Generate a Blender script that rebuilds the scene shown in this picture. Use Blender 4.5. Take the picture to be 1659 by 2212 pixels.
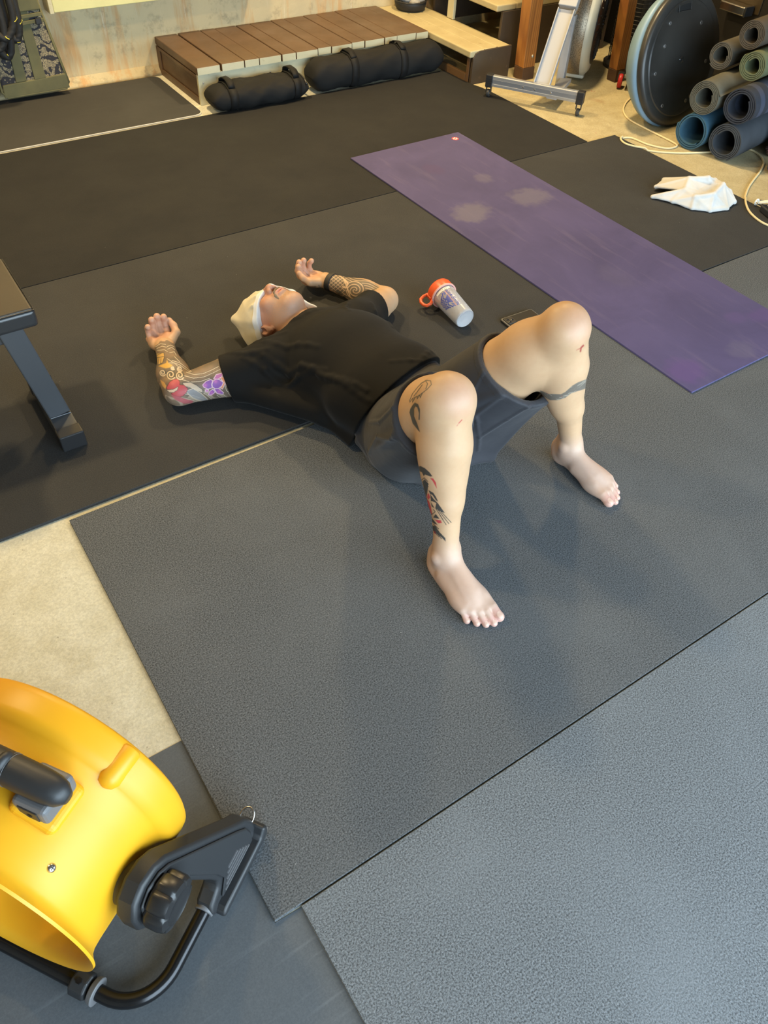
import bpy, bmesh, math, random
import numpy as np
from mathutils import Vector, Matrix

# measured camera and tuned light / colour values (metres; z = 0 is the top of the rubber mats)
CAM_R = [0.833779, -0.550661, 0.039806]
CAM_U = [0.381482, 0.626735, 0.679466]
CAM_F = [0.399103, 0.55134, -0.732626]
SKY_STRENGTH = 10.4
DOOR_Y = -1.5
LAMPS = [(-.6, 2.8, 2.8, 58, .22), (3.2, 3.5, 2.8, 94, .24), (1.3, 3.9, 2.8, 88, .26)]
FLOOR_A, FLOOR_B, FLOOR_C = (.57, .55, .435), (.47, .44, .325), (.66, .65, .55)
BODYH = .0028
RUB = (.050, .049, .047)
RUB_ROWS = [(.0172, .0172, .0174), (.036, .0363, .0366), (.092, .099, .106), (.134, .148, .162), (.092, .102, .113)]  # own tone per mat, plus front-to-back light falloff and blue daylight put in
RUB_R0, RUB_R1 = .72, .90
PURP_A, PURP_B = (.086, .074, .166), (.064, .056, .126)
BLOBS = [(2.187, 2.488, .10, .085, .5, (.165, .15, .175), .3), (2.522, 2.485, .105, .085, .42, (.165, .15, .175), -.2), (2.454, 2.742, .05, .05, .35, (.15, .135, .17), 0),
         (2.299, 2.94, .05, .06, .35, (.085, .055, .12), 0), (2.552, 1.329, .05, .04, .4, (.10, .07, .18), 0), (2.65, 1.29, .06, .04, .5, (.10, .065, .18), 0),
         (2.12, 1.199, .08, .07, .5, (.11, .065, .20), 0), (2.394, 1.181, .06, .05, .25, (.14, .13, .18), 0), (2.36, 1.77, .06, .1, .12, (.14, .125, .18), 0)]
SKIN = (.525, .335, .195)
# axes of the tattoo drawings on arm, forearm, shin, thigh, calf and knee (two rows: direction and offset)
DRAW_ARMR = [[656.07, -272.98, -108.26, 542.83], [-209.2, -354.64, -573.46, 1673.4]]
DRAW_FOREL = [[524.31, -323.95, -8.27, 750.48], [-174.99, -282.8, -517.1, 1496.41]]
DRAW_SHINR = [[744.1, -514.23, 83.33, 783.93], [-310.03, -525.13, -624.99, 2008.59]]
DRAW_THIGHR = [[795.48, -551.8, 68.51, 783.45], [-249.72, -529.4, -753.81, 2009.26]]
DRAW_CALFL = [[609.53, -557.19, 174.06, 939.78], [-265.06, -449.77, -658.36, 1889.17]]
DRAW_KNEER = [[763.01, -610.73, 113.19, 849.17], [-320.98, -546.43, -735.83, 2079.23]]

SC = bpy.context.scene
for o_ in list(bpy.data.objects):
    bpy.data.objects.remove(o_)
COL = SC.collection
rnd = random.Random(7)

# ------------------------------------------------------------------ camera
cam_d = bpy.data.cameras.new('camera')
cam = bpy.data.objects.new('camera', cam_d)
COL.objects.link(cam)
cam_d.sensor_fit = 'VERTICAL'
cam_d.sensor_height = 36.0
cam_d.lens = 36.0 * 1656.55 / 2212.0
cam_d.clip_start = 0.05
CR = np.array(CAM_R); CU = np.array(CAM_U); CF = np.array(CAM_F)
cam.matrix_world = Matrix(((CR[0], CU[0], -CF[0], 0.0), (CR[1], CU[1], -CF[1], 0.0), (CR[2], CU[2], -CF[2], 1.58), (0, 0, 0, 1)))
SC.camera = cam

# ------------------------------------------------------------------ view, sky, lamps
SC.view_settings.view_transform = 'Standard'
SC.view_settings.look = 'None'
SC.view_settings.gamma = 1.0
SC.view_settings.use_curve_mapping = False
SC.view_settings.exposure = 0.0
w = bpy.data.worlds.new('sky')
SC.world = w
w.use_nodes = True
wn = w.node_tree.nodes
bg = wn['Background']
bg.inputs['Color'].default_value = (0.67, 0.855, 1.0, 1)
bg.inputs['Strength'].default_value = SKY_STRENGTH

# the open garage door behind the photographer: a portal helps to sample the sky through it
pl = bpy.data.lights.new('door_portal', 'AREA')
pl.shape = 'RECTANGLE'; pl.size = 5.6; pl.size_y = 2.2
pl.cycles.is_portal = True
po = bpy.data.objects.new('door_portal', pl)
COL.objects.link(po)
po.location = (2.1, DOOR_Y + .02, 1.1)
po.rotation_euler = (math.radians(90), 0, 0)

def lamp(name, loc, power, size, col):
    l = bpy.data.lights.new(name, 'AREA')
    l.shape = 'DISK'; l.size = size; l.energy = power; l.color = col
    o = bpy.data.objects.new(name, l)
    COL.objects.link(o)
    o.location = loc
    return o
WARM = (1.0, 0.74, 0.38)
for i_, (lx, ly, lz, le, ls) in enumerate(LAMPS):
    lamp('ceiling_lamp_light', (lx, ly, lz), le, ls, WARM)

# ------------------------------------------------------------------ mesh helpers
def A(*v): return np.array(v, float)
def unit(v):
    v = np.asarray(v, float); return v / np.linalg.norm(v)
def frame(z, x=None):
    z = unit(z)
    if x is None: x = (0, 0, 1.0) if abs(z[2]) < .9 else (1.0, 0, 0)
    x = np.asarray(x, float); x = unit(x - z * (x @ z)); y = np.cross(z, x)
    return x, y, z

class M:
    """collects shapes of one mesh"""
    def __init__(s): s.v = []; s.f = []; s.n = 0
    def add(s, v, f):
        v = np.asarray(v, float).reshape(-1, 3)
        s.v.append(v); s.f += [tuple(int(i) + s.n for i in q) for q in f]; s.n += len(v); return s
    def box(s, a, b):
        (x0, y0, z0), (x1, y1, z1) = a, b
        return s.add([(x0,y0,z0),(x1,y0,z0),(x1,y1,z0),(x0,y1,z0),(x0,y0,z1),(x1,y0,z1),(x1,y1,z1),(x0,y1,z1)],
                     [(3,2,1,0),(4,5,6,7),(0,1,5,4),(1,2,6,5),(2,3,7,6),(3,0,4,7)])
    def obox(s, c, half, ax):
        c = A(*c); e = [unit(q) * h for q, h in zip(ax, half)]
        P = [c + sx*e[0] + sy*e[1] + sz*e[2] for sz in (-1, 1) for sx, sy in ((-1,-1),(1,-1),(1,1),(-1,1))]
        return s.add(P, [(3,2,1,0),(4,5,6,7),(0,1,5,4),(1,2,6,5),(2,3,7,6),(3,0,4,7)])
    def prism(s, poly, o, ex, ey, d):
        """poly in the plane (o, ex, ey), pushed along the vector d"""
        o = A(*o); ex = A(*ex); ey = A(*ey); d = A(*d)
        p = [o + a*ex + b*ey for a, b in poly]; n = len(p)
        return s.add(p + [q + d for q in p], [tuple(range(n))[::-1], tuple(range(n, 2*n))] + [(i, (i+1) % n, n+(i+1) % n, n+i) for i in range(n)])
    def cyl(s, a, b, r0, r1=None, n=24, caps=True):
        return s.tube([a, b], [r0, r0 if r1 is None else r1], n, caps)
    def tube(s, path, r, n=12, caps=True, x=None, flat=1.0, closed=False):
        P = [A(*p) for p in path]; k = len(P)
        R = r if hasattr(r, '__len__') else [r] * k
        V = []; xx = x
        for i in range(k):
            if closed: t = P[(i+1) % k] - P[i-1]
            else: t = P[min(i+1, k-1)] - P[max(i-1, 0)]
            ex, ey, ez = frame(t, xx); xx = ex
            for j in range(n):
                q = 2*math.pi*j/n; V.append(P[i] + R[i]*(math.cos(q)*ex + flat*math.sin(q)*ey))
        F = []
        for i in range(k if closed else k-1):
            i2 = (i+1) % k
            F += [(i*n+j, i*n+(j+1) % n, i2*n+(j+1) % n, i2*n+j) for j in range(n)]
        if caps and not closed: F += [tuple(range(n))[::-1], tuple(range((k-1)*n, k*n))]
        return s.add(V, F)
    def lathe(s, prof, o, z, n=48, x=None, a0=0.0, a1=2*math.pi, close=False):
        """prof: (radius, height) pairs around axis z through o"""
        o = A(*o); ex, ey, ez = frame(z, x); k = len(prof)
        full = abs(a1-a0-2*math.pi) < 1e-6; m = n if full else n+1
        V = []
        for j in range(m):
            q = a0 + (a1-a0)*j/n
            for r_, h_ in prof: V.append(o + ez*h_ + r_*(math.cos(q)*ex + math.sin(q)*ey))
        F = []
        for j in range(n):
            j2 = (j+1) % m
            for i in range(k if close else k-1):
                i2 = (i+1) % k
                F.append((j*k+i, j2*k+i, j2*k+i2, j*k+i2))
        return s.add(V, F)
    def ball(s, c, r, n=16, m=10, ax=None):
        r = r if hasattr(r, '__len__') else (r, r, r)
        ex, ey, ez = ax if ax is not None else (A(1,0,0), A(0,1,0), A(0,0,1)); c = A(*c)
        V = []
        for i in range(m+1):
            t = math.pi*i/m
            for j in range(n):
                q = 2*math.pi*j/n
                V.append(c + r[0]*math.sin(t)*math.cos(q)*ex + r[1]*math.sin(t)*math.sin(q)*ey + r[2]*math.cos(t)*ez)
        return s.add(V, [(i*n+j, (i+1)*n+j, (i+1)*n+(j+1) % n, i*n+(j+1) % n) for i in range(m) for j in range(n)])
    def grid(s, fn, nu, nv, wrap_u=False):
        V = [fn(i/(nu-1 if not wrap_u else nu), j/(nv-1)) for i in range(nu) for j in range(nv)]
        F = [(i*nv+j, ((i+1) % nu)*nv+j, ((i+1) % nu)*nv+j+1, i*nv+j+1) for i in range(nu if wrap_u else nu-1) for j in range(nv-1)]
        return s.add(V, F)

def link(name, me, parent=None):
    o = bpy.data.objects.new(name, me); COL.objects.link(o)
    if parent is not None: o.parent = parent
    return o
def root_loc(p):
    l = Vector((0, 0, 0))
    while p is not None: l += p.location; p = p.parent
    return np.array(l)
def obj(name, m, mat, parent=None, bevel=0, seg=2, smooth=False, solid=0, sub=0, recalc=True, auto=None):
    """one mesh object from world coordinates"""
    v = np.concatenate(m.v) - root_loc(parent)
    me = bpy.data.meshes.new(name)
    me.from_pydata(v.tolist(), [], m.f); me.update()
    if recalc:
        b = bmesh.new(); b.from_mesh(me)
        bmesh.ops.remove_doubles(b, verts=b.verts, dist=1e-6)
        bmesh.ops.recalc_face_normals(b, faces=b.faces); b.to_mesh(me); b.free()
    me.materials.append(mat)
    o = link(name, me, parent)
    if solid:
        q = o.modifiers.new('solid', 'SOLIDIFY'); q.thickness = solid; q.offset = 0
    if bevel:
        q = o.modifiers.new('bevel', 'BEVEL'); q.width = bevel; q.segments = seg; q.limit_method = 'ANGLE'; q.angle_limit = math.radians(40)
    if sub:
        q = o.modifiers.new('sub', 'SUBSURF'); q.levels = sub; q.render_levels = sub
    if smooth:
        me.polygons.foreach_set('use_smooth', np.ones(len(me.polygons), bool))
        if auto is not None:
            b = bmesh.new(); b.from_mesh(me)
            for e in b.edges:
                if len(e.link_faces) == 2 and e.calc_face_angle(0) > math.radians(auto): e.smooth = False
            b.to_mesh(me); b.free()
    return o
def thing(name, loc, label, cat, group=None):
    o = link(name, None); o.location = loc; o.empty_display_size = .1
    return tag(o, label, cat, group)
def tag(o, label, cat, group=None):
    o['label'] = label; o['category'] = cat
    if group: o['group'] = group
    return o
def struct(o):
    o['kind'] = 'structure'; return o

# ------------------------------------------------------------------ material helpers
class N:
    """small wrapper for building a node tree"""
    def __init__(s, name):
        s.m = bpy.data.materials.new(name); s.m.use_nodes = True
        s.t = s.m.node_tree; s.b = s.t.nodes['Principled BSDF']; s.tc = None
    def new(s, kind, **k):
        n = s.t.nodes.new(kind)
        for a, v in k.items():
            if hasattr(n, a): setattr(n, a, v)
        return n
    def put(s, sock, v):
        if isinstance(v, bpy.types.NodeSocket): s.t.links.new(v, sock)
        elif hasattr(v, '__len__') and len(v) == 3 and sock.type == 'RGBA': sock.default_value = (*v, 1)
        else: sock.default_value = v
    def coord(s, kind='Object', scale=(1, 1, 1)):
        if s.tc is None: s.tc = s.new('ShaderNodeTexCoord')
        mp = s.new('ShaderNodeMapping'); s.t.links.new(s.tc.outputs[kind], mp.inputs[0]); mp.inputs['Scale'].default_value = scale
        return mp.outputs[0]
    def noise(s, vec, scale, det=4, rough=.55, dist=0):
        n = s.new('ShaderNodeTexNoise'); s.t.links.new(vec, n.inputs['Vector'])
        n.inputs['Scale'].default_value = scale; n.inputs['Detail'].default_value = det
        n.inputs['Roughness'].default_value = rough; n.inputs['Distortion'].default_value = dist
        return n.outputs[0]
    def voro(s, vec, scale, feature='F1', out=0):
        n = s.new('ShaderNodeTexVoronoi'); n.feature = feature; s.t.links.new(vec, n.inputs['Vector']); n.inputs['Scale'].default_value = scale
        return n.outputs[out]
    def ramp(s, v, lo, hi, a=0.0, b=1.0):
        n = s.new('ShaderNodeMapRange'); s.put(n.inputs[0], v)
        n.inputs[1].default_value = lo; n.inputs[2].default_value = hi; n.inputs[3].default_value = a; n.inputs[4].default_value = b
        return n.outputs[0]
    def math(s, op, a, b=0.0):
        n = s.new('ShaderNodeMath'); n.operation = op; s.put(n.inputs[0], a); s.put(n.inputs[1], b); return n.outputs[0]
    def mix(s, f, a, b, mode='MIX'):
        n = s.new('ShaderNodeMix'); n.data_type = 'RGBA'; n.blend_type = mode
        s.put(n.inputs[0], f); s.put(n.inputs[6], a); s.put(n.inputs[7], b); return n.outputs[2]
    def bump(s, h, strength=.3, dist=.002):
        n = s.new('ShaderNodeBump'); n.inputs['Strength'].default_value = strength; n.inputs['Distance'].default_value = dist
        s.put(n.inputs['Height'], h); s.t.links.new(n.outputs[0], s.b.inputs['Normal']); return n
    def set(s, **k):
        for a, v in k.items():
            s.put(s.b.inputs[{'col': 'Base Color', 'rough': 'Roughness', 'metal': 'Metallic', 'spec': 'Specular IOR Level', 'trans': 'Transmission Weight', 'coat': 'Coat Weight', 'sheen': 'Sheen Weight', 'ior': 'IOR', 'alpha': 'Alpha', 'sss': 'Subsurface Weight'}[a]], v)
        return s
def mat(name, col, rough=.5, metal=0.0, spec=.5, col2=None, ns=8, lo=.35, hi=.65, bump=0, bs=120, bd=.001, coord='Object', sc=(1, 1, 1), **k):
    n = N(name); n.set(rough=rough, metal=metal, spec=spec, **k)
    v = n.coord(coord, sc)
    if col2 is not None:
        n.set(col=n.mix(n.ramp(n.noise(v, ns), lo, hi), col, col2))
    else: n.set(col=col)
    if bump: n.bump(n.noise(v, bs, 3), bump, bd)
    return n.m

# ------------------------------------------------------------------ the room
def concrete(name, c1, c2, c3):
    n = N(name); v = n.coord()
    big = n.ramp(n.noise(v, 1.6, 5, .6), .35, .65); mid = n.ramp(n.noise(v, 14, 5, .65), .35, .7); fine = n.noise(v, 160, 3, .7)
    c = n.mix(big, c1, c2); c = n.mix(n.math('MULTIPLY', mid, .65), c, c3)
    pits = n.ramp(n.noise(v, 55, 4, .7), .66, .74); c = n.mix(n.math('MULTIPLY', pits, .6), c, (.16, .13, .09))
    speck = n.ramp(fine, .35, .65, .86, 1.1); m_ = n.new('ShaderNodeMix'); c = n.mix(1.0, c, n.comb(speck), 'MULTIPLY') if hasattr(n, 'comb') else c
    stain = n.ramp(n.noise(v, 3.1, 3, .5, .6), .68, .76); c = n.mix(n.math('MULTIPLY', stain, .35), c, (.30, .15, .08))
    # a few small red paint marks
    red = n.math('MULTIPLY', n.ramp(n.noise(v, 9, 3, .6), .735, .75), n.ramp(n.noise(v, 60, 2, .5), .45, .55)); c = n.mix(n.math('MULTIPLY', red, .7), c, (.45, .05, .06))
    sx = n.new('ShaderNodeSeparateXYZ'); n.t.links.new(n.tc.outputs['Object'], sx.inputs[0])
    c = n.mix(n.ramp(sx.outputs[0], 2.2, 3.2), c, n.mix(1.0, c, (.74, .66, .50), 'MULTIPLY'))      # far side dirtier and browner; colour also lowered to offset the lamps' light
    n.set(col=c, rough=.8, spec=.25); n.bump(n.noise(v, 90, 4, .65), .35, .003)
    return n.m
def _comb(s, f):
    n = s.new('ShaderNodeCombineColor')
    for i in range(3): s.put(n.inputs[i], f)
    return n.outputs[0]
N.comb = _comb
m_floor = concrete('floor_concrete', FLOOR_A, FLOOR_B, FLOOR_C)
struct(obj('floor', M().box((-1.7, DOOR_Y, -.12), (6.3, 4.80, -.01)), m_floor))
struct(obj('driveway', M().box((-9, -12, -.2), (13, DOOR_Y, -.03)), mat('driveway_concrete', (.42, .41, .38), .85, col2=(.33, .32, .30), ns=2)))

nw = N('wall_stained_concrete'); v = nw.coord()
vs = nw.coord('Object', (7, 7, .9)); vs2 = nw.coord('Object', (24, 24, 1.3))
c = nw.mix(nw.ramp(nw.noise(v, 2.2, 5), .35, .65), (.56, .46, .27), (.42, .36, .23))
c = nw.mix(nw.ramp(nw.noise(v, 1.1, 4, .6), .45, .65), c, (.60, .48, .27))
c = nw.mix(nw.ramp(nw.noise(vs, 1.0, 5, .7), .54, .66, 0, .75), c, (.50, .27, .10))
c = nw.mix(nw.ramp(nw.noise(vs2, 1.0, 4, .7), .62, .70, 0, .5), c, (.70, .63, .46))
c = nw.mix(nw.ramp(nw.noise(v, 11, 6, .75), .54, .72, 0, .6), c, (.20, .17, .11))
nw.set(col=c, rough=.85, spec=.3); nw.bump(nw.noise(v, 30, 5, .6), .4, .006)
struct(obj('wall_back', M().box((-1.7, 4.79, -.12), (6.3, 4.95, 2.9)), nw.m))
struct(obj('baseboard_back', M().prism([(0, 0), (-.05, 0), (-.035, .018), (-.012, .045), (0, .075)], (-1.6, 4.80, -.011), (0, 1, 0), (0, 0, 1), (3.27, 0, 0)), nw.m, smooth=True))
m_wall = mat('wall_painted', (.30, .28, .23), .85, col2=(.26, .24, .20), ns=3)
struct(obj('wall_left', M().box((-1.85, DOOR_Y, -.12), (-1.7, 4.95, 2.9)), m_wall))
struct(obj('wall_right', M().box((6.3, DOOR_Y, -.12), (6.45, 4.95, 2.9)), mat('wall_dark', (.20, .17, .13), .85, col2=(.15, .13, .1), ns=3)))
struct(obj('ceiling', M().box((-1.85, DOOR_Y, 2.9), (6.45, 4.95, 3.05)), mat('ceiling_boards', (.28, .25, .21), .85, col2=(.23, .20, .17), ns=3)))
struct(obj('wall_front', M().box((-1.85, DOOR_Y-.1, 2.2), (6.45, DOOR_Y, 3.05)).box((-1.85, DOOR_Y-.1, -.12), (-.72, DOOR_Y, 2.2)).box((4.92, DOOR_Y-.1, -.12), (6.45, DOOR_Y, 2.2)), m_wall))

# ------------------------------------------------------------------ rubber mats
def rubber(name, base, fleck, grain, smooth=False):
    n = N(name); v = n.coord()
    g = n.noise(v, 300, 3, .75)
    c = n.mix(n.ramp(g, .36, .68), [q * (1 - grain) for q in base], [q * (1 + grain) for q in base])
    dust = n.ramp(n.noise(v, 2.3, 5, .6, .4), .45, .75, 0, .35); c = n.mix(dust, c, [q * 1.45 for q in base])
    fl = n.ramp(n.voro(v, 34), .0, .045, 1, 0)
    pick = n.ramp(n.noise(v, 29, 1, .5), .66, .70); c = n.mix(n.math('MULTIPLY', n.math('MULTIPLY', fl, pick), fleck), c, (.6, .6, .58))
    if smooth:
        ln = n.noise(n.coord('Object', (3, 60, 1)), 1.0, 3, .6); c = n.mix(n.ramp(ln, .6, .75, 0, .35), c, [q * 1.8 for q in base])
    n.set(col=c, rough=n.ramp(n.noise(v, 3, 4), .3, .7, RUB_R0, RUB_R1), spec=.22)
    n.bump(n.noise(v, 300, 2, .6), .5 if not smooth else .12, .0012)
    return n.m
m_rubs = [rubber('rubber_back', RUB_ROWS[0], .7, .25), rubber('rubber_middle', RUB_ROWS[1], .8, .3), rubber('rubber_front_grained', RUB_ROWS[2], .9, .7), rubber('rubber_front_grey_grained', RUB_ROWS[3], .9, .7)]
m_rub2 = rubber('rubber_black_smooth', RUB_ROWS[4], .7, .12, True)
T = .010
def rmat(name, x0, x1, y0, y1, label, m, z0=-T, z1=0.0, bevel=.0015, rot=0):
    b = M().box((x0, y0, z0), (x1, y1, z1))
    o = obj('rubber_mat', b, m, None, bevel)
    return tag(o, label, 'mat', 'black rubber floor mats')
o = obj('rubber_mat', M().prism([(-1.3, 2.8415), (3.23, 2.8415), (3.23, 3.66), (3.222, 3.73), (3.204, 3.80), (3.198, 3.90), (3.198, 4.063), (-1.3, 4.063)], (0, 0, -T), (1, 0, 0), (0, 1, 0), (0, 0, T)), m_rubs[0], None, .0015)
tag(o, 'black rubber floor mat running past the two sandbags', 'mat', 'black rubber floor mats')
rmat('b', -1.3, 3.425, 1.636, 2.8375, 'black rubber floor mat under the crumpled white towel and the bottle', m_rubs[1])
o = obj('rubber_mat', M().prism([(.110, .424), (4.2, .424), (4.2, 1.634), (2.9, 1.6305), (.110, 1.611)], (0, 0, -T), (1, 0, 0), (0, 1, 0), (0, 0, T)), m_rubs[2], None, .0015)
tag(o, 'black rubber floor mat under the bare feet of the lying person', 'mat', 'black rubber floor mats')
rmat('d', .165, 3.2, -.95, .4205, 'black rubber floor mat nearest the camera at the lower right', m_rubs[3])
o = obj('rubber_mat', M().prism([(-1.3, -.95), (.1645, -.95), (.1645, .4205), (.1095, .4235), (.1095, .857), (-1.3, .857)], (0, 0, -.0099), (1, 0, 0), (0, 1, 0), (0, 0, .0014)), m_rub2, None)
tag(o, 'thin smooth black rubber sheet under the yellow fan', 'mat', 'black rubber floor mats')
# small exercise mat by the wall: black top, pale edge, round corners
def rrect(x0, x1, y0, y1, r, n=6):
    P = []
    for cx, cy, a in ((x1-r, y0+r, -90), (x1-r, y1-r, 0), (x0+r, y1-r, 90), (x0+r, y0+r, 180)):
        for i in range(n+1):
            q = math.radians(a + 90*i/n); P.append((cx+r*math.cos(q), cy+r*math.sin(q)))
    return P
em = thing('exercise_mat', (.7, 4.4, -.0099), 'round-cornered black exercise mat with a pale edge beside the wall', 'mat')
PP = rrect(-.3, 1.632, 4.088, 4.727, .045)
obj('foam_layer', M().prism(PP, (0, 0, -.0098), (1, 0, 0), (0, 1, 0), (0, 0, .004)), mat('foam_pale', (.62, .58, .48), .8), em)
obj('middle_layer', M().prism(rrect(-.298, 1.630, 4.090, 4.725, .045), (0, 0, -.0058), (1, 0, 0), (0, 1, 0), (0, 0, .0018)), mat('foam_dark', (.06, .055, .05), .8), em)
obj('pale_layer', M().prism(PP, (0, 0, -.0040), (1, 0, 0), (0, 1, 0), (0, 0, .004)), mat('foam_pale_upper', (.60, .56, .47), .8), em)
obj('top_sheet', M().prism(rrect(-.297, 1.629, 4.091, 4.724, .045), (0, 0, 0), (1, 0, 0), (0, 1, 0), (0, 0, .0015)), rubber('mat_top_black', [q * .85 for q in RUB], .2, .08, True), em)

# ------------------------------------------------------------------ purple yoga mat
ny = N('yoga_mat_purple'); v = ny.coord()
c = ny.mix(ny.ramp(ny.noise(v, 2.6, 5, .6, .5), .35, .68), PURP_A, PURP_B)
st = ny.noise(ny.coord('Object', (9, 1.1, 1)), 2.2, 4, .6); c = ny.mix(ny.ramp(st, .55, .75, 0, .3), c, (.16, .135, .21))
def blob(c, x, y, rx, ry, amt, col, ang=0):
    mp = ny.new('ShaderNodeMapping'); mp.vector_type = 'TEXTURE'; ny.t.links.new(ny.tc.outputs['Object'], mp.inputs[0])
    mp.inputs['Location'].default_value = (x - 2.35, y - 2.2, 0); mp.inputs['Scale'].default_value = (rx, ry, 1); mp.inputs['Rotation'].default_value = (0, 0, ang)
    ln = ny.new('ShaderNodeVectorMath'); ln.operation = 'LENGTH'
    nz = ny.new('ShaderNodeVectorMath'); nz.operation = 'ADD'; tn = ny.new('ShaderNodeTexNoise'); tn.inputs['Scale'].default_value = 25; ny.t.links.new(ny.tc.outputs['Object'], tn.inputs['Vector'])
    sb = ny.new('ShaderNodeVectorMath'); sb.operation = 'SUBTRACT'; ny.t.links.new(tn.outputs[1], sb.inputs[0]); sb.inputs[1].default_value = (.5, .5, .5)
    ny.t.links.new(mp.outputs[0], nz.inputs[0]); ny.t.links.new(sb.outputs[0], nz.inputs[1]); ny.t.links.new(nz.outputs[0], ln.inputs[0])
    cut = ny.new('ShaderNodeSeparateXYZ'); ny.t.links.new(mp.outputs[0], cut.inputs[0])
    return ny.mix(ny.ramp(ln.outputs['Value'], .65, 1.15, amt, 0), c, col)
GREY = (.235, .215, .235)
for q in BLOBS: c = blob(c, *q)
ny.set(col=c, rough=.75, spec=.18); ny.bump(ny.noise(ny.coord('Object', (1, 1, 1)), 520, 2, .6), .25, .0008)
ymt = thing('yoga_mat', (2.35, 2.2, 0), 'long purple yoga mat lying across the black rubber floor mats', 'yoga mat')
Y0, Y1 = A(2.016, 3.236), A(2.046, 1.104)
d_ = unit(Y1 - Y0); p_ = A(-d_[1], d_[0]); p_ = p_ if p_[0] > 0 else -p_
YC = [Y1, Y1 + p_*.667, Y0 + p_*.667, Y0]
obj('mat_sheet', M().prism([tuple(q) for q in YC], (0, 0, .0003), (1, 0, 0), (0, 1, 0), (0, 0, .0065)), ny.m, ymt, .0012)
# the little red emblem printed near the corner: a red disc with white petals
ec = Y0 + p_*.60 + d_*.062
em_ = obj('emblem', M().lathe([(0, .0072), (.0185, .0072), (.0185, .0069)], (ec[0], ec[1], 0), (0, 0, 1), 28), mat('emblem_red', (.62, .05, .05), .6), ymt)
lea = M()
for k in range(6):
    q = math.radians(60*k + 15); a_ = A(math.cos(q), math.sin(q)); b_ = A(-a_[1], a_[0])
    pts = [ec + a_*.004, ec + a_*.009 + b_*.0042, ec + a_*.0150, ec + a_*.009 - b_*.0042]
    lea.prism([tuple(z) for z in pts], (0, 0, .0073), (1, 0, 0), (0, 1, 0), (0, 0, .0003))
obj('petal_print', lea, mat('emblem_white', (.85, .83, .8), .6), em_)

# ------------------------------------------------------------------ deck and stairs at the back
def paint(name, c1, c2, worn, amt=.5, rough=.5, ws=24):
    n = N(name); v = n.coord()
    c = n.mix(n.ramp(n.noise(v, 5, 4), .35, .65), c1, c2)
    c = n.mix(n.ramp(n.noise(v, ws, 5, .7), .62, .72, 0, amt), c, worn)
    n.set(col=c, rough=n.ramp(n.noise(v, 6, 3), .3, .7, rough-.1, rough+.12), spec=.5); n.bump(n.noise(n.coord('Object', (40, 5, 40)), 3, 4), .25, .002)
    return n.m
m_brown = paint('paint_brown', (.108, .059, .028), (.085, .047, .023), (.07, .038, .020), .3, .42)
m_cream = paint('paint_cream', (.55, .50, .33), (.49, .44, .275), (.33, .27, .15), .6, .55)
m_cream2 = paint('paint_cream_worn', (.48, .41, .235), (.40, .33, .18), (.27, .20, .095), .7, .5, 14)
m_dbrown = paint('paint_dark_brown', (.060, .040, .022), (.045, .030, .018), (.20, .15, .09), .35, .6, 30)
m_nail = mat('nail_steel', (.4, .36, .3), .4, .9)

dk = thing('wooden_landing', (2.42, 4.5, -.01), 'low brown-painted plank landing with cream front edge along the wall', 'landing')
bx = [1.671, 1.807, 1.946, 2.036, 2.173, 2.263, 2.403, 2.492, 2.628, 2.717, 2.852, 2.940, 3.078, 3.166]
gaps = [0, .010, .004, .002, .007, .002, .004, .002, .003, .002, .003, .001, .001, 0]
for i in range(13):
    x0 = bx[i] + gaps[i]/2; x1 = bx[i+1] - gaps[i+1]/2; zt = .18 + rnd.uniform(-.0015, .0015); yf = 4.212 + rnd.uniform(-.004, .004)
    pk = obj('plank', M().box((x0, yf, zt-.038), (x1, 4.786, zt)), m_brown, dk, .004)
    obj('painted_end', M().box((x0+.002, yf-.0012, zt-.0365), (x1-.002, yf+.003, zt-.003)), m_cream, pk)
sk = obj('front_skirt', M().box((1.674, 4.218, -.0098), (3.160, 4.238, .141)), m_cream, dk, .002)
for nx in (1.70, 2.1, 2.55, 3.0): obj('nail', M().lathe([(0, .0035), (.004, .0025), (.005, 0)], (nx, 4.2165, .10), (0, -1, 0), 10), m_nail, sk)
sp = obj('side_panel', M().box((1.678, 4.24, -.0098), (1.70, 4.786, .141)), m_brown, dk, .002)
obj('side_rail', M().box((1.671, 4.238, -.0095), (1.677, 4.786, .025)).box((1.671, 4.74, .025), (1.677, 4.786, .135)).box((1.671, 4.238, .12), (1.677, 4.74, .136)), m_brown, sp, .0015)
obj('end_block', M().box((3.161, 4.225, .02), (3.183, 4.36, .118)), m_cream, dk, .008)

stt = thing('wooden_stair', (3.55, 4.3, -.01), 'worn cream and dark brown wooden steps rising behind the post', 'stair')
# first tread: three planks front to back
for i, (a, b) in enumerate(((3.185, 3.29), (3.293, 3.385), (3.388, 3.485))):
    obj('tread_plank', M().box((a, 3.815 + (0, .003, -.002)[i], .132), (b, 4.786, .168 - (0, .001, .002)[i])), m_cream2, stt, .007, 3)
obj('side_board', M().prism([(3.205, -.0098), (3.49, -.0098), (3.49, .166), (3.25, .164), (3.222, .155), (3.207, .13)], (0, 3.808, 0), (1, 0, 0), (0, 0, 1), (0, .02, 0)), m_dbrown, stt, .002)
obj('side_board', M().box((3.207, 3.84, -.0098), (3.228, 3.866, .131)), paint('paint_brown_riser', (.13, .07, .03), (.10, .05, .025), (.2, .12, .06), .3), stt, .002)
obj('toe_board', M().box((3.205, 3.867, -.0098), (3.225, 4.786, .035)), paint('paint_brown_toe', (.14, .075, .03), (.10, .055, .025), (.2, .12, .06), .3), stt, .002)
obj('riser_back', M().box((3.50, 3.97, -.0098), (3.52, 4.786, .10)), m_dbrown, stt)
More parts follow.
